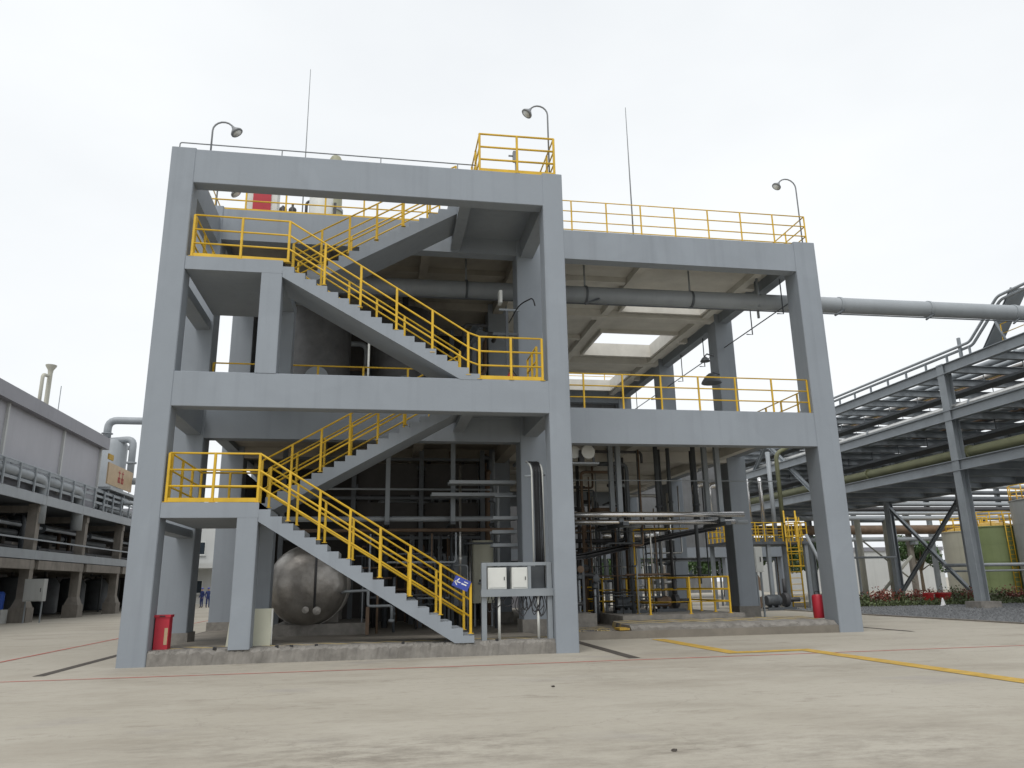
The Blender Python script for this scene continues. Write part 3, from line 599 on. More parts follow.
# upper floor dark vessels
for (x, y, r, h, lab) in ((3.3, 8.2, 1.05, 5.0, 'tall dark vertical vessel with round manway on the first floor'), (6.3, 9.2, 1.2, 5.0, 'wide dark vertical vessel behind the third flight on the first floor')):
    t = thing('reactor', lab, 'vessel', (x, y, ZF), 'vertical reactor vessels'); lathe('shell', [(r*.4, .3), (r, .7), (r, h*.85), (r*.75, h*.96), (r*.2, h)], (x, y, ZF), 'vessel_dark', t, 28)
    lathe('manway', [(.3, -.25), (.4, -.25), (.4, -.18), (.32, -.16), (.32, .2)], (x, y-r-.0, ZF+1.55), 'steel_grey', t, 20, 'y')
    for k in range(4): a = k*math.pi/2+.6; tube('leg', [(x+math.cos(a)*r*.8, y+math.sin(a)*r*.8, ZF), (x+math.cos(a)*r*.8, y+math.sin(a)*r*.8, ZF+.9)], .08, 'steel_dark', t)
    tube('nozzle', [(x, y, ZF+h-.05), (x, y, ZF+h+.5)], .12, 'pipe_dark', t)
pipe('thin white standpipe on the first floor under the third flight', [(5.05, 5.0, ZF), (5.05, 5.0, 9.2)], .035, 'white_panel', name='standpipe')

# ------------------------------------------------------------------ pipework inside the left bay
t = thing('pipe_hanger', 'grey steel hanger frame holding pipes in the left bay under the first floor', 'pipe support', (6.8, 6, 3.7))
for x in (5.76, 7.84): hbeam('post', (x, 6.02, 3.58), (x, 6.02, 6.3), 'steel_grey', t, .16, .14, .02, (0, 1, 0))
for x in (5.76, 7.84): box('arm', x-.08, x+.08, 5.9, 7.6, 3.48, 3.57, 'steel_dark', t)
pipe('grey horizontal pipe on hangers behind the bottom flight', [(2.2, 6.25, 3.68), (9.6, 6.25, 3.68)], .085, 'pipe_grey')
pipe('rusty brown horizontal pipe just below the grey one behind the bottom flight', [(3.0, 6.6, 3.35), (9.9, 6.6, 3.35)], .06, 'pipe_brown')
pipe('thin pale pipe crossing high behind the bottom flight', [(2.4, 7.9, 4.84), (9.4, 7.9, 4.82)], .035, 'pipe_grey')
t = thing('pipe_bridge', 'dark steel grid frame with panels deep under the first floor of the left bay', 'steel frame', (6.5, 9, .3))
for x in (2.2, 4.6, 6.98, 9.2): box('post', x-.08, x+.08, 8.95, 9.1, .22, 6.4, 'steel_dark', t)
for z in (3.2, 4.6, 6.0):
    for a, b in ((2.28, 4.52), (4.68, 6.90), (7.06, 9.12)): box('rail', a, b, 8.98, 9.06, z, z+.1, 'steel_dark', t)
for z0, z1 in ((3.36, 4.5), (4.76, 5.9)):
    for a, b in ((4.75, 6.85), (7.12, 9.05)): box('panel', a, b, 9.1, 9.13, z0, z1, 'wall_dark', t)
def clutter(n, xr, yr, zr, label, group, mats, rr=(.03, .1), horiz=.4):
    for i in range(n):
        m = random.choice(mats); r = random.uniform(*rr); x, y = random.uniform(*xr), random.uniform(*yr)
        if random.random() < horiz:
            z = random.uniform(zr[0]+.5, zr[1]-.6); L = random.uniform(1, 3); P = [(x, y, z), (min(x+L, xr[1]), y, z)]
            if random.random() < .6: P.append((P[1][0], y, random.choice((zr[0]+.05, zr[1]))))
            if random.random() < .5: P = [(x, y+random.uniform(.4, 1.2), z)]+P
        else:
            z1 = random.uniform(zr[0]+1.5, zr[1]); P = [(x, y, zr[0]), (x, y, z1)]
            if random.random() < .6: P.append((min(max(x+random.choice((-1, 1))*random.uniform(.4, 1.5), xr[0]), xr[1]), y, z1))
            if random.random() < .4: P.append((P[-1][0], y+.8, P[-1][2]))
        cw = {'pipe_dark': 'dark', 'steel_dark': 'charcoal', 'pipe_brown': 'rusty brown', 'pipe_grey': 'grey', 'cladding': 'silver clad'}[m]
        up_ = abs(P[1][2]-P[0][2]) > .5; f = (x-xr[0])/(xr[1]-xr[0]); zz = P[1][2] if up_ else P[0][2]; g_ = (zz-zr[0])/(zr[1]-zr[0]); dd = (y-yr[0])/(yr[1]-yr[0])
        lab = '%s %s %s pipe %s, %s %s' % ('thin' if r < (rr[0]+rr[1])/2 else 'thick', cw, ('tall upright' if g_ > .7 else 'short upright') if up_ else ('high level' if g_ > .55 else 'low level'), 'in front' if dd < .33 else ('midway' if dd < .66 else 'at back'), 'left' if f < .33 else ('centre' if f < .66 else 'right'), label)
        a, b = Vector(P[0]), Vector(P[1]); q = a.lerp(b, random.uniform(.3, .7)); ax = 'z' if abs(b.z-a.z) > .5 else ('x' if abs(b.x-a.x) > abs(b.y-a.y) else 'y')
        pipe(lab, P, r, m, group, flanges=[(tuple(q), ax)] if r > .035 else (), seg=8)
DK = ('pipe_dark', 'pipe_dark', 'steel_dark', 'pipe_brown', 'pipe_grey')
clutter(46, (4.6, 9.5), (9.4, 13.8), (.22, 6.5), 'behind the bottom flight', 'pipework deep in the left bay below', DK)
clutter(16, (7.6, 9.5), (6.8, 10), (.22, 6.2), 'of middle column bundle', 'pipework near the middle column below', ('pipe_dark', 'steel_dark', 'pipe_grey', 'cladding'), (.025, .06))
clutter(16, (7.6, 9.5), (6.9, 11), (ZF, 11.2), 'of the first floor bundle', 'pipework near the middle column above', DK, (.03, .09), .3)
clutter(9, (1.2, 6.5), (8, 13.5), (ZF, 11.5), 'by the upper vessels', 'pipework by the first floor vessels', DK, (.05, .12), .3)
# sloped duct and cabinets near the middle column
t = thing('sloping_duct', 'dark sloping cable duct rising left of the upper middle column', 'duct', (8, 7, ZF)); mk('duct', *hbeamg((7.3, 7.4, 7.4), (8.7, 5.4, 9.9), .35, .45, .02), 'steel_dark', t); hbeam('post', (8.5, 5.6, ZF), (8.5, 5.6, 9.6), 'steel_dark', t, .16, .14, .02, (0, 1, 0))
def cabinet(label, x0, x1, y0, y1, z0, z1, m, legs=0):
    t = thing('control_cabinet', label, 'cabinet', ((x0+x1)/2, (y0+y1)/2, z0-legs), 'control cabinets')
    b = box('body', x0, x1, y0, y1, z0, z1, m, t, .01); d = box('door', x0+.04, x1-.04, y0-.02, y0-.002, z0+.05, z1-.05, m, b); box('handle', x1-.14, x1-.11, y0-.05, y0-.021, (z0+z1)/2-.1, (z0+z1)/2+.1, 'black', b)
    if legs:
        for x in (x0+.08, x1-.08): box('leg', x-.03, x+.03, (y0+y1)/2-.03, (y0+y1)/2+.03, z0-legs, z0, 'steel_grey', t)
cabinet('pale tall control cabinet left of the middle column, seen behind the electrical frame', 8.75, 9.5, 8.2, 8.6, 1.0, 3.1, 'cream', .78)
cabinet('grey cabinet standing deep in the shade behind the bottom of the stairs', 7.9, 8.6, 8.6, 9.0, .9, 2.6, 'steel_grey', .68)
t = thing('cable_tray_bridge', 'grey horizontal cable trays stacked left of the middle column under the first floor', 'cable tray', (8.6, 4.6, 4.2))
for z, xa, y in ((4.62, 7.6, 4.7), (4.3, 7.1, 5.2), (3.5, 8.9, 4.4), (3.1, 8.9, 4.6), (2.7, 8.9, 4.5)): mk('tray', *join([boxg(xa, 9.66, y, y+.5, z, z+.015), boxg(xa, 9.66, y-.015, y, z, z+.1), boxg(xa, 9.66, y+.5, y+.515, z, z+.1)]), 'pipe_grey', t)
box('bracket', 9.0, 9.68, 4.6, 4.68, 4.2, 4.26, 'steel_grey', t)

# ------------------------------------------------------------------ right bay, ground floor
t = thing('pipe_hanger', 'grey hanger posts carrying twin bright pipes in the right bay', 'pipe support', (15, 6.5, 3.5))
for x, y in ((13.5, 6.25), (17.1, 6.25), (13.62, 7.5), (17.2, 7.5)): hbeam('post', (x, y, 3.55), (x, y, 6.6), 'steel_grey', t, .18, .16, .02, (0, 1, 0))
for x in (13.55, 17.15): box('arm', x-.1, x+.1, 5.85, 7.7, 3.42, 3.54, 'steel_dark', t)
pipe('bright chrome upper pipe of the pair crossing the right bay', [(10.5, 6.0, 3.78), (17.8, 6.0, 3.78)], .09, 'chrome', seg=16)
pipe('bright chrome lower pipe of the pair crossing the right bay', [(10.5, 6.3, 3.56), (17.6, 6.3, 3.56)], .07, 'chrome', seg=14)
for i, (y, z, x1, r) in enumerate(((6.7, 3.6, 17.9, .07), (7.0, 3.58, 18.2, .06), (7.35, 3.62, 18.6, .08))): pipe(('first', 'second', 'third')[i]+' grey pipe behind the bright chrome pair on the hangers', [(10.5, y, z), (x1, y, z)], r, 'pipe_grey', 'pipes behind the chrome pair')
pipe('thin wire conduit crossing the right bay above the chrome pipes', [(10.5, 6.6, 5.0), (19.5, 6.6, 5.0)], .018, 'pipe_grey', seg=6, name='conduit')
pipe('dark pipe high under the right bay ceiling with a down leg', [(10.5, 7.5, 6.15), (14.8, 7.5, 6.15), (14.8, 7.5, 5.75)], .05, 'pipe_dark')
t = thing('junction_box', 'round white junction lamp box under the beam right of the middle column', 'light fitting', (12.05, 5.0, 5.4))
lathe('face', [(.05, -.04), (.22, -.03), (.24, .05), (.2, .12)], (12.12, 5.0, 5.7), 'white_panel', t, 18, 'y'); lathe('face', [(.05, -.04), (.2, -.03), (.22, .05), (.18, .12)], (11.68, 5.1, 5.7), 'white_panel', t, 18, 'y'); box('tray', 11.5, 12.45, 4.9, 5.3, 5.3, 5.35, 'pipe_grey', t); box('post', 12.3, 12.36, 5.1, 5.16, 5.35, 6.6, 'steel_dark', t); box('gear', 11.82, 11.98, 5.0, 5.2, 5.36, 5.75, 'black', t)
for i, (x, y, z0, r) in enumerate(((15.75, 8.6, 3.7, .085), (16.35, 8.9, 3.9, .075), (16.95, 7.9, 3.7, .09), (17.25, 8.6, 3.9, .07), (16.1, 9.2, 3.8, .06), (17.5, 9.4, 1.5, .07))): pipe(('leftmost', 'third', 'fourth', 'fifth', 'second', 'lowest reaching')[i]+' dark upright pipe hanging from the right bay ceiling', [(x, y, z0), (x, y, 6.55)], r, 'steel_dark', 'upright pipes from the right bay ceiling', seg=12, flanges=[((x, y, z0+.6), 'z')])
for x, y, lab in ((17.9, 9.0, 'shiny pipe elbow hanging near the right bay ceiling, left one'), (18.6, 9.4, 'shiny pipe elbow hanging near the right bay ceiling, right one')): pipe(lab, [(x-.5, y, 4.2), (x-.5, y, 5.2), (x, y, 5.2), (x+.3, y+.8, 5.2)], .13, 'chrome', fr=.35, seg=14, name='elbow_pipe')
for x0, x1, lab in ((15.0, 16.05, 'shiny horizontal drum on the left behind the chrome pipes'), (16.4, 17.6, 'shiny horizontal drum on the right behind the chrome pipes')):
    t = thing('drum', lab, 'drum', (x0, 14, 3.3), 'shiny horizontal drums'); lathe('shell', [(.1, 0), (.28, .02), (.3, .06), (.3, x1-x0-.06), (.28, x1-x0-.02), (.1, x1-x0)], (x0, 13.9, 3.56), 'chrome', t, 24, 'x')
    lathe('band', [(.302, .5), (.312, .5), (.312, .54), (.302, .54)], (x0, 13.9, 3.56), 'steel_dark', t, 24, 'x')
    for x in (x0+.15, x1-.15): box('support', x-.05, x+.05, 13.85, 13.95, .22, 3.28, 'steel_grey', t)
t = thing('cable_trough', 'dark sagging cable trough climbing across the right bay', 'cable trough', (11, 6.9, 2.3))
P = [(10.5, 6.9, 2.25), (12.4, 7.3, 2.45), (14, 8.2, 2.75), (16, 9.4, 3.15), (18.6, 11, 3.6), (19.4, 11.8, 3.72)]
mk('trough', *join([hbeamg(P[i], P[i+1], .12, .5, .02) for i in range(5)]), 'pipe_dark', t)
for k in range(6): tube('cable', fillet([(p[0], p[1]-.2+k*.08, p[2]+.08+random.uniform(0, .04)) for p in P], .5), .03, 'cable_black', t, 6)
for i in (1, 3): box('stand', P[i][0]-.04, P[i][0]+.04, P[i][1]-.04, P[i][1]+.04, .22, P[i][2]-.08, 'steel_dark', t)
t = thing('gantry_frame', 'thin yellow pipe frame standing behind the yellow pit railing', 'pipe frame', (14.4, 8, .56)); tube('frame', fillet([(14.5, 8, .57), (14.5, 8, 3.42), (16.6, 8, 3.45)], .1), .03, 'yellow', t, 6)
def pump(label, x, y, z, m, s=1.0, flip=1):
    t = thing('pump', label, 'pump', (x, y, z), 'pumps on the ground floor')
    box('base', x-.55*s, x+.55*s, y-.22*s, y+.22*s, z, z+.1*s, 'steel_dark', t)
    mo = lathe('motor', [(.06, 0), (.17*s, .01), (.19*s, .05), (.19*s, .5*s), (.15*s, .55*s), (.04, .56*s)], (x-.5*s, y, z+.34*s), m, t, 16, 'x')
    for k in range(6): lathe('fin', [(.192*s, .1*s+k*.06*s), (.205*s, .1*s+k*.06*s), (.205*s, .115*s+k*.06*s), (.192*s, .115*s+k*.06*s)], (x-.5*s, y, z+.34*s), m, mo, 16, 'x')
    lathe('volute', [(.1*s, 0), (.24*s, .02), (.26*s, .1*s), (.24*s, .18*s), (.1*s, .2*s)], (x+.16*s, y, z+.36*s), 'pipe_dark', t, 18, 'x')
    tube('discharge', [(x+.26*s, y, z+.5*s), (x+.26*s, y, z+1.1*s)], .07*s, 'pipe_dark', t); tube('suction', [(x+.36*s, y, z+.36*s), (x+.8*s, y, z+.36*s)], .08*s, 'pipe_dark', t)
    for dx in (-.35, -.1): box('foot', x+dx*s-.04, x+dx*s+.04, y-.15*s, y+.15*s, z+.1*s, z+.18*s, 'steel_dark', t)
pump('small pump with dark motor inside the yellow pit railing, left', 14.3, 8.2, .56, 'steel_dark'); pump('small pump with dark motor inside the yellow pit railing, right', 15.9, 8.6, .56, 'pipe_brown')
pump('yellow motor pump on the low plinth right of the middle column', 11.5, 6.5, .66, 'yellow', .8); pump('blue motor pump on the low plinth behind the yellow one', 11.9, 8.4, .66, 'blue', .9)
clutter(60, (10.7, 14.6), (7.2, 13), (.3, 6.2), 'of the valve area', 'pipework right of the middle column', ('pipe_dark', 'steel_dark', 'pipe_grey', 'pipe_dark', 'pipe_brown'), (.025, .08), .4)
clutter(26, (13.6, 19), (11.5, 16), (.3, 5.6), 'behind the pit railing', 'pipework behind the pit railing', ('pipe_dark', 'steel_dark', 'pipe_grey', 'cladding'), (.03, .08), .5)
clutter(34, (10.7, 15.5), (6.8, 10), (.3, 4.2), 'in the thin valve pipework', 'thin pipework right of the middle column', ('pipe_dark', 'steel_dark', 'pipe_grey', 'cladding', 'pipe_brown'), (.015, .035), .55)
clutter(18, (4.8, 7.9), (5.6, 8.6), (.25, 3.2), 'low behind the bottom flight', 'low pipework behind the bottom flight', ('pipe_dark', 'steel_dark', 'pipe_grey', 'pipe_brown'), (.02, .05), .5)
vx = sorted(random.uniform(10.9, 14) for i in range(7))
for i in range(7):
    x, y, z = vx[i], random.uniform(6.4, 10), random.uniform(1.1, 2.2); t = thing('valve', '%s small handwheel valve among the pipes right of the middle column' % ('leftmost', 'second from left', 'third from left', 'middle', 'third from right', 'second from right', 'rightmost')[i], 'valve', (x, y, .3), 'valves right of the middle column')
    tube('pipe_leg', [(x, y, .3), (x, y, z)], .04, 'pipe_grey', t); lathe('body', [(.04, -.15), (.11, -.1), (.11, .02), (.04, .08)], (x, y, z), 'steel_dark', t, 10); tube('stem', [(x, y, z+.05), (x, y-.25, z+.2)], .02, 'pipe_grey', t, 6); lathe('handwheel', [(.09, 0), (.12, .015), (.09, .03), (.07, .015)], (x, y-.27, z+.2), random.choice(('pipe_brown', 'steel_dark', 'pipe_dark')), t, 12, 'y')
railing('short yellow railing behind the left end of the pump pit railing', [(13.1, 9.3, .56), (14.2, 9.3, .56)], spacing=.55, h=1.17)
railing('yellow railing deeper in the right bay beside the valve area', [(12.6, 10.5, .25), (12.6, 8.8, .25), (13.2, 8.8, .25)], spacing=.7, h=1.2)
cabinet('small white box mounted on the second column of the right side', 20.4, 20.75, 10.6, 10.85, 1.9, 2.9, 'white_panel', 1.9)
# first floor right bay: a few machines at the back
for i, (x, y) in enumerate(((11.5, 15), (13.2, 18))):
    t = thing('mixer', ('low dark mixer housing on the first floor left in the right bay', 'low dark mixer housing on the first floor far back in the right bay')[i], 'machine', (x, y, ZF), 'first floor mixers'); lathe('housing', [(.7, 0), (.8, .3), (.8, 1.0), (.5, 1.25), (.15, 1.3)], (x, y, ZF), 'steel_dark', t, 20); lathe('motor', [(.2, 1.3), (.22, 1.35), (.22, 1.8), (.1, 1.9)], (x, y, ZF), 'pipe_dark', t, 14)

# ------------------------------------------------------------------ structures behind the right bay
t = thing('low_frame_structure', 'low grey concrete frame with open bays behind the right bay', 'concrete frame', (24, 30, 0))
for x in (12.5, 16.5, 20.5, 24.2, 28.2, 32.2): box('column', x, x+.5, 30, 30.5, 0, 3.1, 'paint_grey', t)
for i, x in enumerate((12.5, 16.5, 20.5, 24.2, 28.2)): box('beam', x+.02, (16.5, 20.5, 24.2, 28.2, 32.7)[i]+.02, 29.96, 30.5, 3.1, 3.75, 'paint_grey', t)
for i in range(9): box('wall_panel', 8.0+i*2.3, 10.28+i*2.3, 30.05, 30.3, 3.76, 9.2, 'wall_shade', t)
for x in (13.0, 17.0, 21.0, 24.7, 28.7):
    for z in (2.85,): box('window_frame', x, x+3.2, 30.1, 30.2, z, z+.2, 'steel_dark', t)
    for k in (0, 1.6, 3.1): box('window_frame', x+k, x+k+.1, 30.1, 30.2, 0, 2.85, 'steel_dark', t)
t = thing('ladder', 'yellow caged ladder up to a platform right of the building', 'ladder', (28.6, 22, .2))
for x in (28.25, 28.95): tube('stile', [(x, 22, .0), (x, 22, 5.4)], .045, 'yellow', t, 8)
for k in range(15): tube('rung', [(28.25, 22, .35+k*.33), (28.95, 22, .35+k*.33)], .022, 'yellow', t, 6)
for k in range(4):
    z = 2.3+k*.8; P = [(28.6-.38*math.cos(a), 22-.75*math.sin(a), z) for a in [math.pi*j/8 for j in range(9)]]; tube('cage_hoop', P, .03, 'yellow', t, 6)
for a in (.5, 1.57, 2.6): tube('cage_bar', [(28.6-.38*math.cos(a), 22-.75*math.sin(a), 2.3), (28.6-.38*math.cos(a), 22-.75*math.sin(a), 5.0)], .025, 'yellow', t, 6)
t = thing('steel_platform', 'grey raised steel platform behind the yellow ladder', 'platform', (27.5, 23.5, 0))
box('deck', 24.8, 29.8, 22.2, 25, 3.55, 3.7, 'steel_dark', t)
for x in (25, 27.3, 29.6):
    for y in (22.4, 24.8): box('leg', x-.1, x+.1, y-.1, y+.1, 0, 3.55, 'steel_grey', t)
railing('yellow railing around the raised platform by the ladder', [(28.2, 22.25, 3.7), (24.9, 22.25, 3.7), (24.9, 24.9, 3.7), (29.7, 24.9, 3.7), (29.7, 22.25, 3.7), (29.0, 22.25, 3.7)], spacing=.55, h=1.05)
tube_specs = ((26.9, 24.3, 7.1, .11, 'chrome', .35), (27.35, 24.3, 7.45, .12, 'chrome', .4), (28.2, 24.3, 7.55, .12, 'chrome', .4))
for i, (x, y, z, r, m, d) in enumerate(tube_specs): pipe(('shiny lagged riser nearest the second right column', 'middle shiny lagged riser behind the platform', 'shiny lagged riser with hooked top left of the ladder')[i], [(x, y, 3.7), (x, y, z), (x+d*1.2, y+1, z)], r, m, fr=.3, seg=14, name='riser_pipe')
pipe('grey riser pipe behind the ladder platform', [(28.95, 24.4, 3.7), (28.95, 24.4, 9.2)], .13, 'pipe_grey', seg=12, name='riser_pipe')
pipe('brown yellow riser pipe behind the ladder platform', [(29.5, 24.4, 3.7), (29.5, 24.4, 9.1), (30.5, 24.4, 9.6)], .13, 'pipe_olive', seg=12, name='riser_pipe')
pump('dark pump set on the ground left of the yellow ladder', 27.0, 21.2, 0, 'steel_dark', 1.5)
t = thing('pump_tank', 'short brown tank with gauge beside the dark pump', 'tank', (25.3, 21, 0)); lathe('shell', [(.4, .1), (.55, .2), (.55, 1.7), (.4, 1.95), (.1, 2.0)], (25.3, 21, 0), 'pipe_brown', t); lathe('gauge', [(.02, -.04), (.17, -.03), (.17, .03)], (25.5, 20.42, .9), 'white_panel', t, 14, 'y'); box('base', 24.7, 25.9, 20.4, 21.6, 0, .1, 'plinth_concrete', t)
t = thing('brace', 'thin grey raking strut beside the right front column', 'strut', (23.5, 13, 0)); tube('strut', [(30.6, 21, .1), (28.9, 21, 4.0)], .09, 'pipe_grey', t); box('foot', 30.4, 30.8, 20.8, 21.2, 0, .1, 'plinth_concrete', t)

# ------------------------------------------------------------------ right pipe rack (runs away from the camera)
RX0, RX1 = 36.25, 44.5
PR = thing('pipe_rack', 'tall grey steel pipe rack of three tiers on the right', 'pipe rack', (RX0, 17.6, 0))
YA, YB = -8, 66
TIERS = ((7.1, 7.68), (9.85, 10.42), (12.44, 13.0))
for y in (4.0, 17.6, 31.2, 44.8, 58.4):
    c = hbeam('column', (RX0+.12, y, .35), (RX0+.12, y, 13.05), 'steel_grey', PR, .5, .5, .045, (1, 0, 0)); box('footing', RX0-.45, RX0+.75, y-.55, y+.55, 0, .34, 'plinth_concrete', c)
for y in (13, 27.5, 35.2, 46.8, 58.4):
    c = hbeam('column', (RX1, y, .3), (RX1, y, 13.05), 'steel_grey', PR, .5, .42, .045, (1, 0, 0)); box('footing', RX1-.4, RX1+.4, y-.4, y+.4, 0, .3, 'plinth_concrete', c)
for z0, z1 in TIERS:
    hbeam('girder', (RX0-.02, YA, (z0+z1)/2), (RX0-.02, YB, (z0+z1)/2), 'steel_grey', PR, z1-z0, .3, .035); hbeam('girder', (RX1+.02, YA, (z0+z1)/2), (RX1+.02, YB, (z0+z1)/2), 'steel_grey', PR, z1-z0, .3, .035)
    y = YA+.7
    while y < YB:
        hbeam('cross_beam', (RX0+.13, y, (z0+z1)/2-.02), (RX1-.13, y, (z0+z1)/2-.02), 'steel_grey', PR, .42, .26, .03); y += 2.72
for a, b in (((RX1, 35.2, 6.9), (RX1, 27.8, .5)), ((RX1, 27.5, 6.9), (RX1, 35.0, .5))): hbeam('brace', a, b, 'steel_grey', PR, .22, .22, .025)
hbeam('brace', (RX0+.12, 31.4, 7.2), (RX0+.12, 38, 12.3), 'steel_grey', PR, .25, .22, .025); hbeam('brace', (RX0+.12, 44.6, 7.2), (RX0+.12, 38, 12.3), 'steel_grey', PR, .25, .22, .025)
for (x, z, r, m, lab) in ((36.95, 8.12, .27, 'pipe_olive', 'olive lagged pipe along the near edge of the rack bottom tier'), (36.6, 10.62, .16, 'cladding', 'pale clad pipe along the near edge of the rack middle tier'),
        (37.8, 7.95, .18, 'pipe_grey', 'grey pipe second from the near edge on the rack bottom tier'), (38.8, 7.9, .12, 'pipe_brown', 'brown pipe mid way across the rack bottom tier'), (40.2, 8.0, .22, 'pipe_grey', 'thick grey pipe on the rack bottom tier'), (41.8, 7.9, .14, 'steel_dark', 'dark pipe near the far side of the rack bottom tier'), (43.2, 7.9, .14, 'pipe_grey', 'grey pipe at the far side of the rack bottom tier'),
        (37.4, 10.6, .1, 'pipe_grey', 'thin grey pipe second on the rack middle tier'), (39.0, 10.7, .2, 'pipe_olive', 'olive pipe mid way across the rack middle tier'), (41.2, 10.6, .12, 'pipe_dark', 'dark pipe on the rack middle tier'), (43.0, 10.65, .16, 'pipe_grey', 'grey pipe at the far side of the rack middle tier'),
        (37.4, 7.85, .1, 'cladding_dull', 'thin dull clad pipe right behind the olive pipe on the rack bottom tier'), (38.35, 7.85, .1, 'pipe_grey', 'thin grey pipe third on the rack bottom tier'), (39.5, 7.9, .16, 'pipe_dark', 'dark pipe in the middle of the rack bottom tier'), (40.9, 7.85, .12, 'pipe_olive', 'thin olive pipe on the rack bottom tier'), (42.5, 7.85, .12, 'pipe_brown', 'brown pipe over the far half of the rack bottom tier'),
        (37.9, 10.55, .12, 'cladding_dull', 'dull clad pipe third on the rack middle tier'), (38.5, 10.5, .08, 'pipe_dark', 'thin dark pipe on the near half of the rack middle tier'), (39.8, 10.6, .18, 'pipe_grey', 'thick grey pipe in the middle of the rack middle tier'), (40.4, 10.5, .1, 'pipe_brown', 'thin brown pipe on the rack middle tier'), (42.1, 10.6, .16, 'cladding_dull', 'dull clad pipe over the far half of the rack middle tier'),
        (37.9, 13.15, .1, 'pipe_dark', 'thin dark pipe third on the rack top tier'), (40.3, 13.2, .16, 'pipe_grey', 'thick grey pipe over the middle of the rack top tier'), (42.3, 13.15, .12, 'pipe_brown', 'brown pipe over the far half of the rack top tier'),
        (37.3, 13.2, .12, 'tank_cream', 'cream pipe near the near edge of the rack top tier'), (39.4, 13.25, .18, 'pipe_grey', 'grey pipe mid way across the rack top tier'), (41.4, 13.2, .14, 'cladding_dull', 'dull clad pipe on the rack top tier'), (43.2, 13.2, .14, 'pipe_dark', 'dark pipe at the far side of the rack top tier')):
    t = thing('rack_pipe', lab, 'pipe', (x, YA, z), 'pipes lying along the right rack'); tube('run', [(x, YA, z), (x, YB, z)], r, m, t, 14)
    for y in (2, 14.5, 23.3, 36, 50): lathe('flange', [(r*1.02, -.05), (r*1.35, -.05), (r*1.35, .05), (r*1.02, .05)], (x, y+x % 1*3, z), m if m != 'cladding' else 'pipe_grey', t, 14, 'y')
for i, (x, z) in enumerate(((38.0, 11.7), (41.0, 11.75))):
    t = thing('cable_ladder', ('cable ladder under the rack top tier, near side', 'cable ladder under the rack top tier, far side')[i], 'cable ladder', (x, YA, z), 'cable ladders in the rack'); mk('tray', *join([boxg(x, x+.9, YA, YB, z, z+.03), boxg(x-.03, x, YA, YB, z, z+.14), boxg(x+.9, x+.93, YA, YB, z, z+.14)]), 'steel_dark', t)
    for k in range(5): tube('cable', [(x+.12+k*.16, YA, z+.07), (x+.12+k*.16, YB, z+.07)], .05, 'cable_black', t, 6)
    for k in range(27): tube('hanger', [(x+.45, YA+.7+k*2.72, z+.15), (x+.45, YA+.7+k*2.72, 12.45)], .025, 'steel_grey', t, 6)
for i, (x, z, wd, lab) in enumerate(((38.0, 9.05, 1.3, 'wide dark cable tray low over the rack bottom tier, near side'), (41.2, 9.0, 1.5, 'wide dark cable tray low over the rack bottom tier, far side'), (42.0, 7.72, .9, 'dark cable tray lying on the far half of the rack bottom tier'), (39.0, 7.72, .8, 'dark cable tray lying on the near half of the rack bottom tier'))):
    t = thing('rack_tray', lab, 'cable tray', (x, YA, z), 'trays in the right rack'); mk('tray', *join([boxg(x, x+wd, YA, YB, z, z+.03), boxg(x-.03, x, YA, YB, z, z+.15), boxg(x+wd, x+wd+.03, YA, YB, z, z+.15)]), 'steel_dark', t)
    for k in range(27):
        if z > 8: tube('hanger', [(x+wd/2, YA+.7+k*2.72, z+.03), (x+wd/2, YA+.7+k*2.72, 9.9)], .03, 'steel_dark', t, 6)
for i, (zt, off) in enumerate(((13.62, 0), (13.45, .16))):
    pipe(('upper thin pipe on short stubs along the rack top, kinking up near the large pipe', 'lower thin pipe on short stubs along the rack top, kinking up near the large pipe')[i], [(36.15+off, YB, zt), (36.15+off, 15.2, zt), (36.15+off, 12.9, zt+1.7), (36.15+off, YA, zt+1.7)], .075, 'pipe_grey', name='rack_pipe')
t = thing('pipe_stubs', 'short stub posts holding the thin pipes on the rack top', 'pipe support', (36.2, YA, 13))
for k in range(30): box('stub', 36.17, 36.27, 15.3+k*1.7, 15.38+k*1.7, 13.0, 13.4, 'steel_grey', t)
box('tall_stub', 36.15, 36.27, 15.9, 16.05, 13.0, 14.1, 'steel_grey', t)
t = thing('cable_riser', 'sloping grey cable ladder climbing off the rack top below the large pipe', 'cable ladder', (36.9, 15, 13)); mk('tray', *hbeamg((37.0, 15.0, 12.9), (37.0, 12.4, 15.6), .14, .9, .02), 'steel_grey', t); tube('strut', [(36.5, 13.2, 13.0), (36.5, 13.8, 14.6)], .06, 'steel_grey', t)
railing('thin yellow handrail on top of the right pipe rack', [(36.5, YA, 13.0), (36.5, 13.4, 13.0)], spacing=1.6, h=1.0, rails=(1, .5), pw=.025)
tag(box('walkway_plate', 42.6, 43.8, YA, YB, 13.42, 13.46, 'yellow_worn'), 'yellow edged walkway plate along the far side of the rack top', 'walkway')

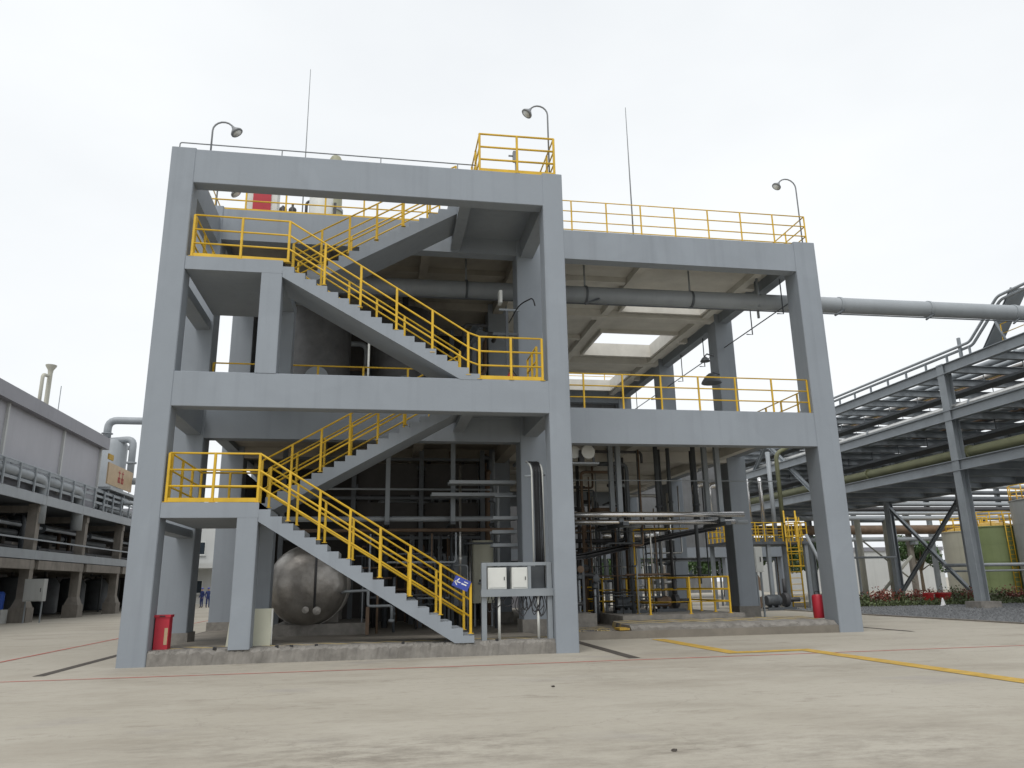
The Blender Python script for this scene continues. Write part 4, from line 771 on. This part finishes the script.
# ------------------------------------------------------------------ tanks and planting behind the right rack
def tank(label, x, y, r, h, m, rail_h=1.1, zr=0):
    t = thing('storage_tank', label, 'tank', (x, y, 0), 'storage tanks on the right'); lathe('shell', [(r, .25), (r, h), (r+.05, h), (r+.05, h+.08)], (x, y, 0), m, t, 40); lathe('roof', [(r+.03, h+.081), (r*.5, h+.4), (.1, h+.5)], (x, y, 0), 'yellow_worn', t, 40); lathe('base', [(r+.2, 0), (r+.2, .25)], (x, y, 0), 'plinth_concrete', t, 40)
    for k in range(3): lathe('seam_band', [(r+.002, h*(k+1)/4), (r+.012, h*(k+1)/4), (r+.012, h*(k+1)/4+.05), (r+.002, h*(k+1)/4+.05)], (x, y, 0), m, t, 40)
    n = 14
    for k in range(n): a = 2*math.pi*k/n; tube('post', [(x+(r-.05)*math.cos(a), y+(r-.05)*math.sin(a), h+.08), (x+(r-.05)*math.cos(a), y+(r-.05)*math.sin(a), h+.1+rail_h)], .04, 'yellow', t, 6)
    for f in (.5, 1):
        V, F = latheg([(r-.08, -.04), (r-.02, -.04), (r-.02, .04), (r-.08, .04)], (x, y, h+.1+rail_h*f), 28); mk('rail', V, F[:-2]+[(3*28+k, 3*28+(k+1) % 28, (k+1) % 28, k) for k in range(28)], 'yellow', t)
    for k in range(2): tube('ladder_stile', [(x-r*.3+k*.5, y-r-.2, .2), (x-r*.3+k*.5, y-r-.2, h+1)], .04, 'yellow', t, 6)
    for k in range(int(h/.35)): tube('ladder_rung', [(x-r*.3, y-r-.2, .4+k*.35), (x-r*.3+.5, y-r-.2, .4+k*.35)], .025, 'yellow', t, 6)
tank('green storage tank with yellow top railing behind the rack column', 55.2, 37.5, 2.1, 5.4, 'tank_green'); tank('grey storage tank at the right edge, taller than the green one', 57.4, 32.5, 3.4, 7.2, 'tank_grey'); tank('cream storage tank half hidden left of the green tank', 57.6, 43.2, 1.9, 5.4, 'tank_cream')
t = thing('pipe_cooler', 'curved grey ribbed duct in front of the grey tank', 'duct', (51.5, 27.5, 0))
for k in range(6): tube('hoop', [(52.3+1.9*math.cos(a), 26.8+k*.35, 2.9*math.sin(a)+.1) for a in [math.pi*j/14 for j in range(15)]], .1, 'pipe_grey', t, 6)
mk('cover', *join([prism_xz([(52.3+1.85*math.cos(math.pi*j/14), .1+2.85*math.sin(math.pi*j/14)) for j in range(15)], 27.0, 28.4)]), 'steel_dark', t)
pipe('grey pipe crossing in front of the green tank', [(44, 29.5, 2.35), (52, 29.5, 2.35)], .12, 'pipe_grey'); pipe('thin pipe below the grey one crossing in front of the green tank', [(44, 29.6, 1.95), (52, 29.6, 1.95)], .07, 'pipe_grey')
# cross rack with brown pipes far behind
t = thing('cross_rack', 'far cross pipe bridge with brown pipes behind the right rack', 'pipe bridge', (52, 46, 0))
for x in (30, 38, 46, 54, 62): box('post', x-.2, x+.2, 45.8, 46.2, 0, 7.5, 'old_concrete', t)
for z, r, m in ((5.0, .2, 'pipe_grey'), (5.85, .42, 'pipe_brown'), (6.9, .22, 'pipe_grey'), (7.35, .16, 'pipe_grey')): tube('pipe_run', [(22, 45.6, z), (75, 45.6, z)], r, m, t, 14)
for z, r, m in ((7.9, .25, 'pipe_dark'), (8.4, .2, 'pipe_grey'), (8.9, .25, 'steel_dark'), (9.5, .2, 'steel_dark'), (10.1, .2, 'pipe_grey')): tube('pipe_run', [(46, 47.6, z), (95, 47.6, z)], r, m, t, 12)
for x in (50, 58, 66, 74, 82): box('post', x-.2, x+.2, 47.9, 48.2, 0, 10.4, 'steel_grey', t)
for x in (30, 38, 46, 54, 62): box('arm', x-.15, x+.15, 45.0, 46.4, 4.5, 4.75, 'steel_grey', t)
t = thing('steel_trestle', 'pale steel trestle with crossed braces left of the braced rack column', 'trestle', (43, 36.5, 0))
for x in (42.2, 44.6): tube('leg', [(x, 36, 0), (x, 36, 6.0)], .22, 'tank_cream', t, 12)
tube('brace', [(42.2, 36, 4.6), (46.5, 36, 1.2)], .07, 'tank_cream', t); tube('brace', [(46.5, 36, 3.2), (43.2, 36, .2)], .12, 'tank_cream', t); tube('top', [(42.2, 36, 5.9), (44.6, 36, 5.9)], .12, 'pipe_grey', t); tube('frame', fillet([(40, 35, 3.1), (44.4, 35, 3.1), (44.4, 35, 7.3)], .1), .08, 'pipe_grey', t)
# far buildings
def building(label, x0, x1, y0, y1, h, m, wins, group='far buildings', trim='wall_trim', ws=(1.4, 1.5)):
    t = thing('far_building', label, 'building', ((x0+x1)/2, y0, 0), group); box('wall', x0, x1, y0, y1, 0, h, m, t); box('parapet', x0-.15, x1+.15, y0-.15, y1+.15, h, h+.5, trim, t)
    for (x, z) in wins:
        f = box('window', x, x+ws[0], y0-.06, y0-.002, z, z+ws[1], 'white_panel', t); box('pane', x+.08, x+ws[0]/2-.03, y0-.08, y0-.061, z+.08, z+ws[1]-.08, 'glass_dark', f); box('pane', x+ws[0]/2+.03, x+ws[0]-.08, y0-.08, y0-.061, z+.08, z+ws[1]-.08, 'glass_dark', f)
        box('sill', x-.1, x+ws[0]+.1, y0-.2, y0-.062, z-.12, z-.005, m, f)
building('white workshop with a dark window far behind the left columns', -24, -7, 78, 92, 10.5, 'wall_white', [(x, z) for x in (-22, -19, -16, -13.1, -10) for z in (1.2, 5.6)])
tag(box('canopy', -16.4, -12.6, 75.5, 77.8, 4.0, 4.5, 'wall_white'), 'white entrance canopy on the far workshop', 'canopy')
building('pale low building behind the crossed rack braces', 58, 78, 72, 84, 4.9, 'wall_white', [])
building('grey low building far behind the middle of the process building', 20, 52, 86, 96, 5.5, 'wall_shade', [(x, 2.4) for x in (24, 30, 36, 42, 48)])
building('dark grey shed behind the left bay of the process building', -4, 18, 36, 48, 8.5, 'wall_trim', [(x, 4) for x in (0, 5, 10, 14)])

def leaf_mass(n, fn, size, seed, squash=1):
    rnd = random.Random(seed); V, F = [], []
    for i in range(n):
        c = fn(rnd); a = Vector((rnd.gauss(0, 1), rnd.gauss(0, 1), rnd.gauss(0, 1))).normalized(); b = a.orthogonal().normalized()
        q = a.cross(b); s = size*rnd.uniform(.6, 1.4); k = len(V)
        V += [tuple(c-b*s), tuple(c+q*s*.55), tuple(c+b*s), tuple(c-q*s*.55)]; F += [(k, k+1, k+2, k+3)]
    return V, F
def tree(label, x, y, h, r, seed, group='trees beyond the plant'):
    rnd = random.Random(seed); t = thing('tree', label, 'tree', (x, y, 0), group)
    br = [tubeg([(x, y, 0), (x+rnd.uniform(-.1, .1), y, h*.35), (x+rnd.uniform(-.3, .3), y, h*.75)], [h*.035, h*.026, h*.012], 8)]; cl = []
    for k in range(9):
        a = k*2.4+rnd.random(); z0 = h*rnd.uniform(.3, .6); e = Vector((x+math.cos(a)*r*rnd.uniform(.45, .85), y+math.sin(a)*r*rnd.uniform(.45, .85), h*rnd.uniform(.5, .9)))
        br.append(tubeg([(x, y, z0), ((x+e.x)/2, (y+e.y)/2, (z0+e.z)/2+.1), tuple(e)], [h*.014, h*.01, h*.004], 6)); cl.append((e, r*rnd.uniform(.3, .5)))
        for j in range(2): cl.append((e+Vector((rnd.uniform(-1, 1), rnd.uniform(-1, 1), rnd.uniform(-.6, .8)))*r*.45, r*rnd.uniform(.2, .35)))
    cl.append((Vector((x, y, h*.88)), r*.45))
    def fn(rn):
        c, q = rn.choice(cl); d = Vector((rn.gauss(0, 1), rn.gauss(0, 1), rn.gauss(0, 1))).normalized()*q*rn.random()**.4; d.z *= .75; return c+d
    mk('trunk', *join(br), 'bark', t); mk('crown', *leaf_mass(4200, fn, .16*h/6, seed), 'leaf', t)
for i, (x, y, h, r, lab) in enumerate(((68.5, 64, 6.0, 2.6, 'round green tree seen between the crossed rack braces'), (36, 56, 6.0, 2.8, 'green tree behind the low frame, left of three seen through the right bay'), (41, 58, 5.6, 2.6, 'green tree behind the low frame, middle of three seen through the right bay'), (46.5, 57, 6.2, 2.8, 'green tree behind the low frame, right of three seen through the right bay'), (30, 60, 5.5, 2.4, 'green tree behind the yellow pit railing, farthest left'), (52, 60, 5.8, 2.6, 'green tree behind the yellow ladder'))): tree(lab, x, y, h, r, 40+i)
def shrub(label, x, y, s, m, seed):
    t = thing('shrub', label, 'shrub', (x, y, 0), 'low shrubs in the planting strip'); rnd = random.Random(seed)
    mk('stems', *join([tubeg([(x, y, 0), (x+rnd.uniform(-.4, .4)*s, y+rnd.uniform(-.4, .4)*s, .5*s)], [.03, .012], 5) for k in range(5)]), 'bark', t)
    def fn(rn): return Vector((x+rn.gauss(0, .38)*s, y+rn.gauss(0, .38)*s, abs(rn.gauss(.42, .22))*s))
    mk('foliage', *leaf_mass(420, fn, .07, seed), m, t)
cols = [('leaf_red', 'reddish'), ('leaf_hedge', 'green'), ('leaf_red', 'reddish')]
for i in range(20):
    x = 33.5+i*1.05+random.uniform(-.2, .2); m, cn = cols[i % 3]
    shrub('%s leaved %s shrub in the planting strip, %s' % (cn, ('left', 'second', 'third', 'fourth', 'fifth', 'right')[i % 6], ('by the right column', 'under the braces', 'behind the rack column', 'before the tanks')[min(3, i//6)]), x, 25.6+random.uniform(-.5, .5), random.uniform(.75, 1.1), m, 300+i)
def fn(rn): return Vector((rn.uniform(31, 60), rn.uniform(22.6, 24.8), abs(rn.gauss(0, .16))))
tag(mk('ground_cover', *leaf_mass(9000, fn, .07, 5), 'leaf_hedge', origin=(31, 23, 0)), 'low green ground cover along the planting strip', 'ground cover', kind='stuff')
for i, (x, y) in enumerate(((39.0, 25.0), (40.0, 25.0))):
    t = thing('flower_tub', ('red tub on the left in the planting strip under the crossed braces', 'wider red tub on the right in the planting strip under the crossed braces')[i], 'tub', (x, y, 0), 'red tubs'); w_ = (.3, .45)[i]; lathe('tub', [(w_*.8, .05), (w_, .55), (w_*1.08, .56), (w_*1.08, .66), (w_*.95, .66)], (x, y, .0), 'red_dark', t, 16); lathe('soil', [(w_*.9, .6), (w_*.2, .62)], (x, y, 0), 'soil', t, 16)
tag(box('warning_box', 48.8, 49.7, 26.5, 27.0, 0, .75, 'yellow'), 'yellow box at the foot of the grey tank', 'box')
t = thing('marker_cone', 'small white marker cone on the gravel in front of the rack brace', 'cone', (37.0, 21.3, 0)); lathe('cone', [(.14, .03), (.03, .45)], (37.0, 21.3, 0), 'white', t, 12); box('base', 36.8, 37.2, 21.1, 21.5, 0, .03, 'white', t)

# ------------------------------------------------------------------ left pipe rack and clad building
LX = -13.84
LR = thing('concrete_pipe_rack', 'old two deck concrete pipe rack in front of the grey clad building', 'pipe rack', (LX, 30, 0))
for y in (14.8, 22.4, 30.0, 37.6, 45.2, 52.8, 60.4, 68):
    for k, x in enumerate((LX-.35, -19.2, -24.5)):
        b = mk('column', *join([boxg(x-.26, x+.26, y-.26, y+.26, 1.3, 6.6)]), 'old_concrete', LR, )
        if k == 0:
            V = [(x-.42, y-.42, .8), (x+.42, y-.42, .8), (x+.42, y+.42, .8), (x-.42, y+.42, .8), (x-.26, y-.26, 1.3), (x+.26, y-.26, 1.3), (x+.26, y+.26, 1.3), (x-.26, y+.26, 1.3)]
            mk('haunch', V, [(0, 1, 5, 4), (1, 2, 6, 5), (2, 3, 7, 6), (3, 0, 4, 7)], 'old_concrete', b); box('pedestal', x-.47, x+.47, y-.47, y+.47, 0, .8, 'old_concrete', b)
        else: box('pedestal', x-.45, x+.45, y-.45, y+.45, 0, 1.3, 'old_concrete', b)
    for z in (2.95, 6.1): box('cross_beam', -24.5, LX-.04, y-.22, y+.22, z, z+.38, 'old_concrete', LR)
for i, y in enumerate((14.8, 22.4, 30.0, 37.6, 45.2, 52.8, 60.4)):
    box('deck_beam', LX-.08, LX+.12, y+.31, y+7.29, 2.9, 3.4, 'old_concrete', LR)
    box('fascia', LX+.0, LX+.1, y-.29, y+7.3, 3.45, 3.95, 'steel_grey', LR); box('fascia', LX+.02, LX+.12, y-.29, y+7.3, 6.55, 7.1, 'pipe_grey', LR)
box('deck', -25, LX-.1, 12, 70, 3.42, 3.5, 'steel_dark', LR); box('deck', -25, LX-.1, 12, 70, 6.62, 6.72, 'steel_dark', LR)
for z, m in ((4.5, 'steel_grey'), (7.5, 'steel_grey'), (7.95, 'steel_grey'), (8.3, 'steel_grey')): box('guard_rail', LX+.03, LX+.08, 12, 69, z, z+.09 if z < 5 else z+.16, m, LR)
y = 13.0
while y < 69: box('guard_post', LX+.09, LX+.17, y, y+.14, 7.1, 8.46, 'steel_grey', LR); y += 1.9
for i in range(18):
    t = thing('deck_pipe', ('outermost', 'second', 'third', 'fourth', 'fifth', 'innermost')[i//3]+(' pipe along the lower deck', ' pipe along the upper deck', ' pipe slung between the decks')[i % 3]+' of the old left rack', 'pipe', (-16, 12, 4), 'pipes along the old left rack'); x = LX-.55-i*.5; z = (3.8, 7.15, 5.5)[i % 3]+(.45 if i % 2 else 0)
    tube('run', [(x, 12, z), (x, 55, z)], random.uniform(.1, .24), random.choice(('pipe_dark', 'steel_dark', 'pipe_grey')), t, 12)
    for y in (20, 33, 41): lathe('flange', [(.2, -.04), (.3, -.04), (.3, .04), (.2, .04)], (x, y+i*.6, z), 'steel_dark', t, 12, 'y')
for i, y in enumerate((30.2, 36.0)):
    pipe(('fat grey pipe bend over the left rack rail, nearer one', 'fat grey pipe bend over the left rack rail, farther one')[i], [(-14.1, y-7.5, 8.0), (-14.05, y, 8.0), (-14.05, y+.1, 5.5)], .34, 'pipe_grey', fr=.8, seg=18, name='bend_pipe')
CB = thing('clad_building', 'long grey clad building with plain fascia above the old left rack', 'building', (-20, 20, 0))
y = 2.0
for k in range(5):
    y1 = (2.0, 10, 17.8, 25.6, 33.3, 40.0)[k+1]; box('wall_panel', -14.62, -14.5, y+.004, y1-.004, 7.3, 11.6, 'wall_grey', CB); box('downpipe', -14.5, -14.36, y1-.1, y1+.06, 7.5, 11.6, 'wall_white', CB); y = y1
box('wall_core', -32, -14.64, 2, 39.9, 6.8, 11.7, 'wall_trim', CB); box('end_wall', -32, -14.5, 40.0, 40.1, 7.3, 11.6, 'wall_grey', CB)
box('fascia', -32.4, -14.05, 1.6, 40.5, 11.6, 12.42, 'wall_trim', CB); box('ground_wall', -30, -27, 2, 72, 0, 6.5, 'wall_dark', CB); box('ground_wall', -26.9, -15.2, 70.5, 71, 0, 8.4, 'wall_dark', CB)  # end wall added, dark to close bright gaps under the rack
t = thing('wall_pipe', 'thin grey pipe on brackets along the clad building wall', 'pipe', (-14.1, 10, 9.4)); tube('run', [(-14.15, 5, 8.62), (-14.15, 48, 8.62)], .05, 'pipe_grey', t); 
for y in (17, 21.5, 26.9, 33.0, 38.6): box('bracket', -14.5, -14.1, y-.06, y+.06, 8.5, 8.56, 'steel_dark', t)
t = thing('exhaust_stack', 'tall pale exhaust stack with flared top on the clad building roof', 'chimney', (-20, 43.8, 12.4)); lathe('stack', [(.17, 0), (.17, 5.7), (.2, 5.95), (.38, 6.25), (.4, 6.35), (.32, 6.35)], (-20, 43.6, 12.4), 'tank_cream', t, 18); tube('side_pipe', fillet([(-20.0, 42.4, 12.4), (-20, 42.4, 17.7), (-20, 43.3, 17.8)], .3), .13, 'tank_cream', t, 10); tube('stay_rod', [(-19.4, 44.4, 12.4), (-19.4, 44.4, 17.3)], .03, 'steel_grey', t, 6)
box('roof_curb', -21.2, -18.8, 42, 45, 11.2, 12.4, 'wall_trim', t)
# equipment beyond the end of the clad building
t = thing('scrubber', 'round grey scrubber vessel at the end of the clad building', 'vessel', (-15.9, 47, 7)); lathe('shell', [(1.0, 0), (1.0, 6.1), (.8, 6.5), (.3, 6.7)], (-15.9, 47.2, 7.0), 'pipe_grey', t, 28); tube('elbow', fillet([(-16.3, 46.9, 13.4), (-14.3, 46.6, 13.55), (-14.3, 46.6, 10.2)], .6), .27, 'pipe_grey', t, 14); lathe('flange', [(.28, -.06), (.4, -.06), (.4, .06), (.28, .06)], (-14.3, 46.6, 11.6), 'pipe_grey', t, 16)
pipe('grey vent pipe bending right above the scrubber', [(-16.5, 47, 13.7), (-16.5, 47, 15.15), (-8, 47, 15.1)], .3, 'pipe_grey', fr=.9, seg=18, flanges=[((-16.5, 47, 14.05), 'z')], name='vent_pipe')
pipe('short grey pipe at the foot of the scrubber elbow', [(-14.4, 46.4, 10.1), (-9, 46.4, 10.0)], .28, 'pipe_grey', name='vent_pipe', seg=14)
t = thing('safety_board', 'tan safety board with red characters on the platform end', 'sign', (-13.7, 43, 8.5))
box('board', -14.0, -13.9, 40.4, 46.0, 9.15, 10.7, 'tan_board', t); 
for k in range(2):
    for (a, b, c, d) in ((0, .5, .72, .8), (0, .5, .32, .4), (.2, .28, 0, .95), (0, .1, .0, .35), (.42, .5, .0, .35), (.05, .45, .0, .07)): box('character', -13.89, -13.88, 42.6+k*.75+a, 42.6+k*.75+b, 9.5+c, 9.5+d, 'red_dark', t)
t = thing('platform_frame', 'steel frame platform carrying the tan safety board', 'platform', (-14, 43, 0)); box('deck_edge', -20, -13.7, 40.6, 52, 8.75, 8.95, 'pipe_grey', t)
for y in (41, 44.5, 48, 51.5): box('post', -14.05, -13.9, y-.08, y+.08, 7.1, 8.75, 'steel_grey', t)
tube('drop_pipe', fillet([(-18, 44, 8.2), (-12.9, 44, 8.1), (-12.9, 44, 5)], .3), .16, 'pipe_grey', t); box('sign', -14.0, -13.9, 40.2, 41.2, 10.9, 11.3, 'yellow_worn', t)
gooseneck('small lamp on a thin mast behind the scrubber', (-18.3, 60, 10), 5.4, .5, -1, sc=1.6)
cabinet('grey control cabinet on legs beside the first old rack column', -13.75, -12.75, 28.9, 29.4, 1.15, 2.35, 'tank_grey', 1.15)
for i, (x, y) in enumerate(((-15.8, 28.3), (-15.0, 29.0), (-16.2, 29.2))):
    t = thing('blue_drum', ('left', 'right', 'rear')[i]+' blue plastic drum in the shade of the old left rack', 'drum', (x, y, 0), 'blue drums'); lathe('shell', [(.27, 0), (.29, .05), (.29, .45), (.31, .5), (.29, .55), (.29, .85), (.2, .95)], (x, y, .75), 'blue', t, 16); box('pallet', x-.4, x+.4, y-.4, y+.4, .0, .74, 'wall_white', t)
for i in range(6):
    y = 27.5+i*5.2; t = thing('process_tank', ('nearest', 'second nearest', 'third nearest', 'fourth nearest', 'fifth nearest', 'farthest')[i]+' dark tank standing under the old left rack', 'tank', (-21, y, 0), 'tanks under the old left rack'); lathe('shell', [(.9, .1), (1.0, .2), (1.0, 2.2), (.7, 2.6), (.1, 2.7)], (-18.2, y, 0), 'steel_dark', t, 18); tube('pipe', [(-18.2, y, 2.6), (-18.2, y, 3.4)], .1, 'pipe_dark', t)

# ------------------------------------------------------------------ two people far behind the left columns
def person(label, x, y, face, seed):
    rnd = random.Random(seed); J = {'pel': (0, 0, .95, .135), 'wst': (0, 0, 1.12, .125), 'chs': (0, 0, 1.34, .15), 'nek': (0, 0, 1.5, .055), 'hd0': (0, .01, 1.6, .085), 'hd1': (0, .0, 1.72, .09)}
    for s, k in ((-1, 'l'), (1, 'r')):
        J.update({k+'hip': (s*.1, 0, .9, .1), k+'kne': (s*.12, -.03, .5, .068), k+'ank': (s*.12, .02, .09, .05), k+'toe': (s*.13, -.14, .04, .04), k+'sho': (s*.19, 0, 1.42, .068), k+'elb': (s*.27, .03, 1.14, .05), k+'wri': (s*.25, -.12, .92, .036), k+'han': (s*.24, -.17, .84, .034)})
    E = [('pel', 'wst'), ('wst', 'chs'), ('chs', 'nek'), ('nek', 'hd0'), ('hd0', 'hd1')]
    for k in 'lr': E += [('pel', k+'hip'), (k+'hip', k+'kne'), (k+'kne', k+'ank'), (k+'ank', k+'toe'), ('chs', k+'sho'), (k+'sho', k+'elb'), (k+'elb', k+'wri'), (k+'wri', k+'han')]
    names = list(J); me = bpy.data.meshes.new('body'); me.from_pydata([J[n][:3] for n in names], [(names.index(a), names.index(b)) for a, b in E], []); o = bpy.data.objects.new('tmp', me); C.objects.link(o)
    sk = o.modifiers.new('s', 'SKIN'); sk.use_smooth_shade = True; su = o.modifiers.new('u', 'SUBSURF'); su.levels = 2; su.render_levels = 2
    for i, n in enumerate(names): me.skin_vertices[0].data[i].radius = (J[n][3],)*2; me.skin_vertices[0].data[i].use_root = n == 'pel'
    dg = bpy.context.evaluated_depsgraph_get(); m2 = bpy.data.meshes.new_from_object(o.evaluated_get(dg)); bpy.data.objects.remove(o)
    m2.materials.clear()
    for mm in ('coverall', 'skin', 'coverall_dark'): m2.materials.append(MATS[mm])
    for p in m2.polygons:
        c = p.center; p.material_index = 1 if (c.z > 1.52 or (c.z < .9 and abs(c.x) > .19 and c.z > .7)) else (2 if c.z < .14 else 0)
    t = thing('person', label, 'person', (x, y, 0), 'people in the distance'); b = bpy.data.objects.new('body', m2); C.objects.link(b); b.parent = t; t.rotation_euler[2] = face
    V, F = latheg([(.13, 0), (.115, .05), (.09, .1), (.03, .125)], (0, 0, 1.69), 12); o = bpy.data.objects.new('helmet', sub_mesh('helmet', (V, F), 'blue_sign')); C.objects.link(o); o.parent = t
person('person in dark blue coveralls standing far back, right of the pair', -9.75, 57.5, R(30), 1); person('person in dark blue coveralls standing far back, left of the pair', -10.5, 58.5, R(-40), 2)
for i in range(26):
    y = random.uniform(18, 66); x = random.uniform(-24, -15.2); zb, zt = random.choice(((.1, 3.3), (.1, 3.3), (3.5, 6.5))); x2 = x-random.uniform(.5, 2)
    pipe('%s %s pipe in the shade %s the old left rack, %s' % (('slim', 'stout')[i % 2], ('inner' if x < -20 else 'outer'), 'between the decks of' if zb > 3 else 'under', 'near end' if y < 30 else ('middle bays' if y < 50 else 'far end')), [(x, y, zb), (x, y, zt-.5), (x2, y+random.uniform(0, 2), zt-.5), (x2, y+2, zt)], (.07, .14)[i % 2], random.choice(('pipe_dark', 'steel_dark', 'pipe_brown')), 'pipework under the old left rack', seg=8)

t = thing('white_frame', 'small white pipe frame standing among the pipes right of the middle column', 'frame', (15.4, 12, .25))
tube('frame', fillet([(15.0, 12, .23), (15.0, 12, 2.95), (15.95, 12, 2.95), (15.95, 12, .23)], .08), .04, 'white_panel', t); tube('cross_bar', [(15.0, 12, 2.2), (15.95, 12, 2.2)], .03, 'white_panel', t)
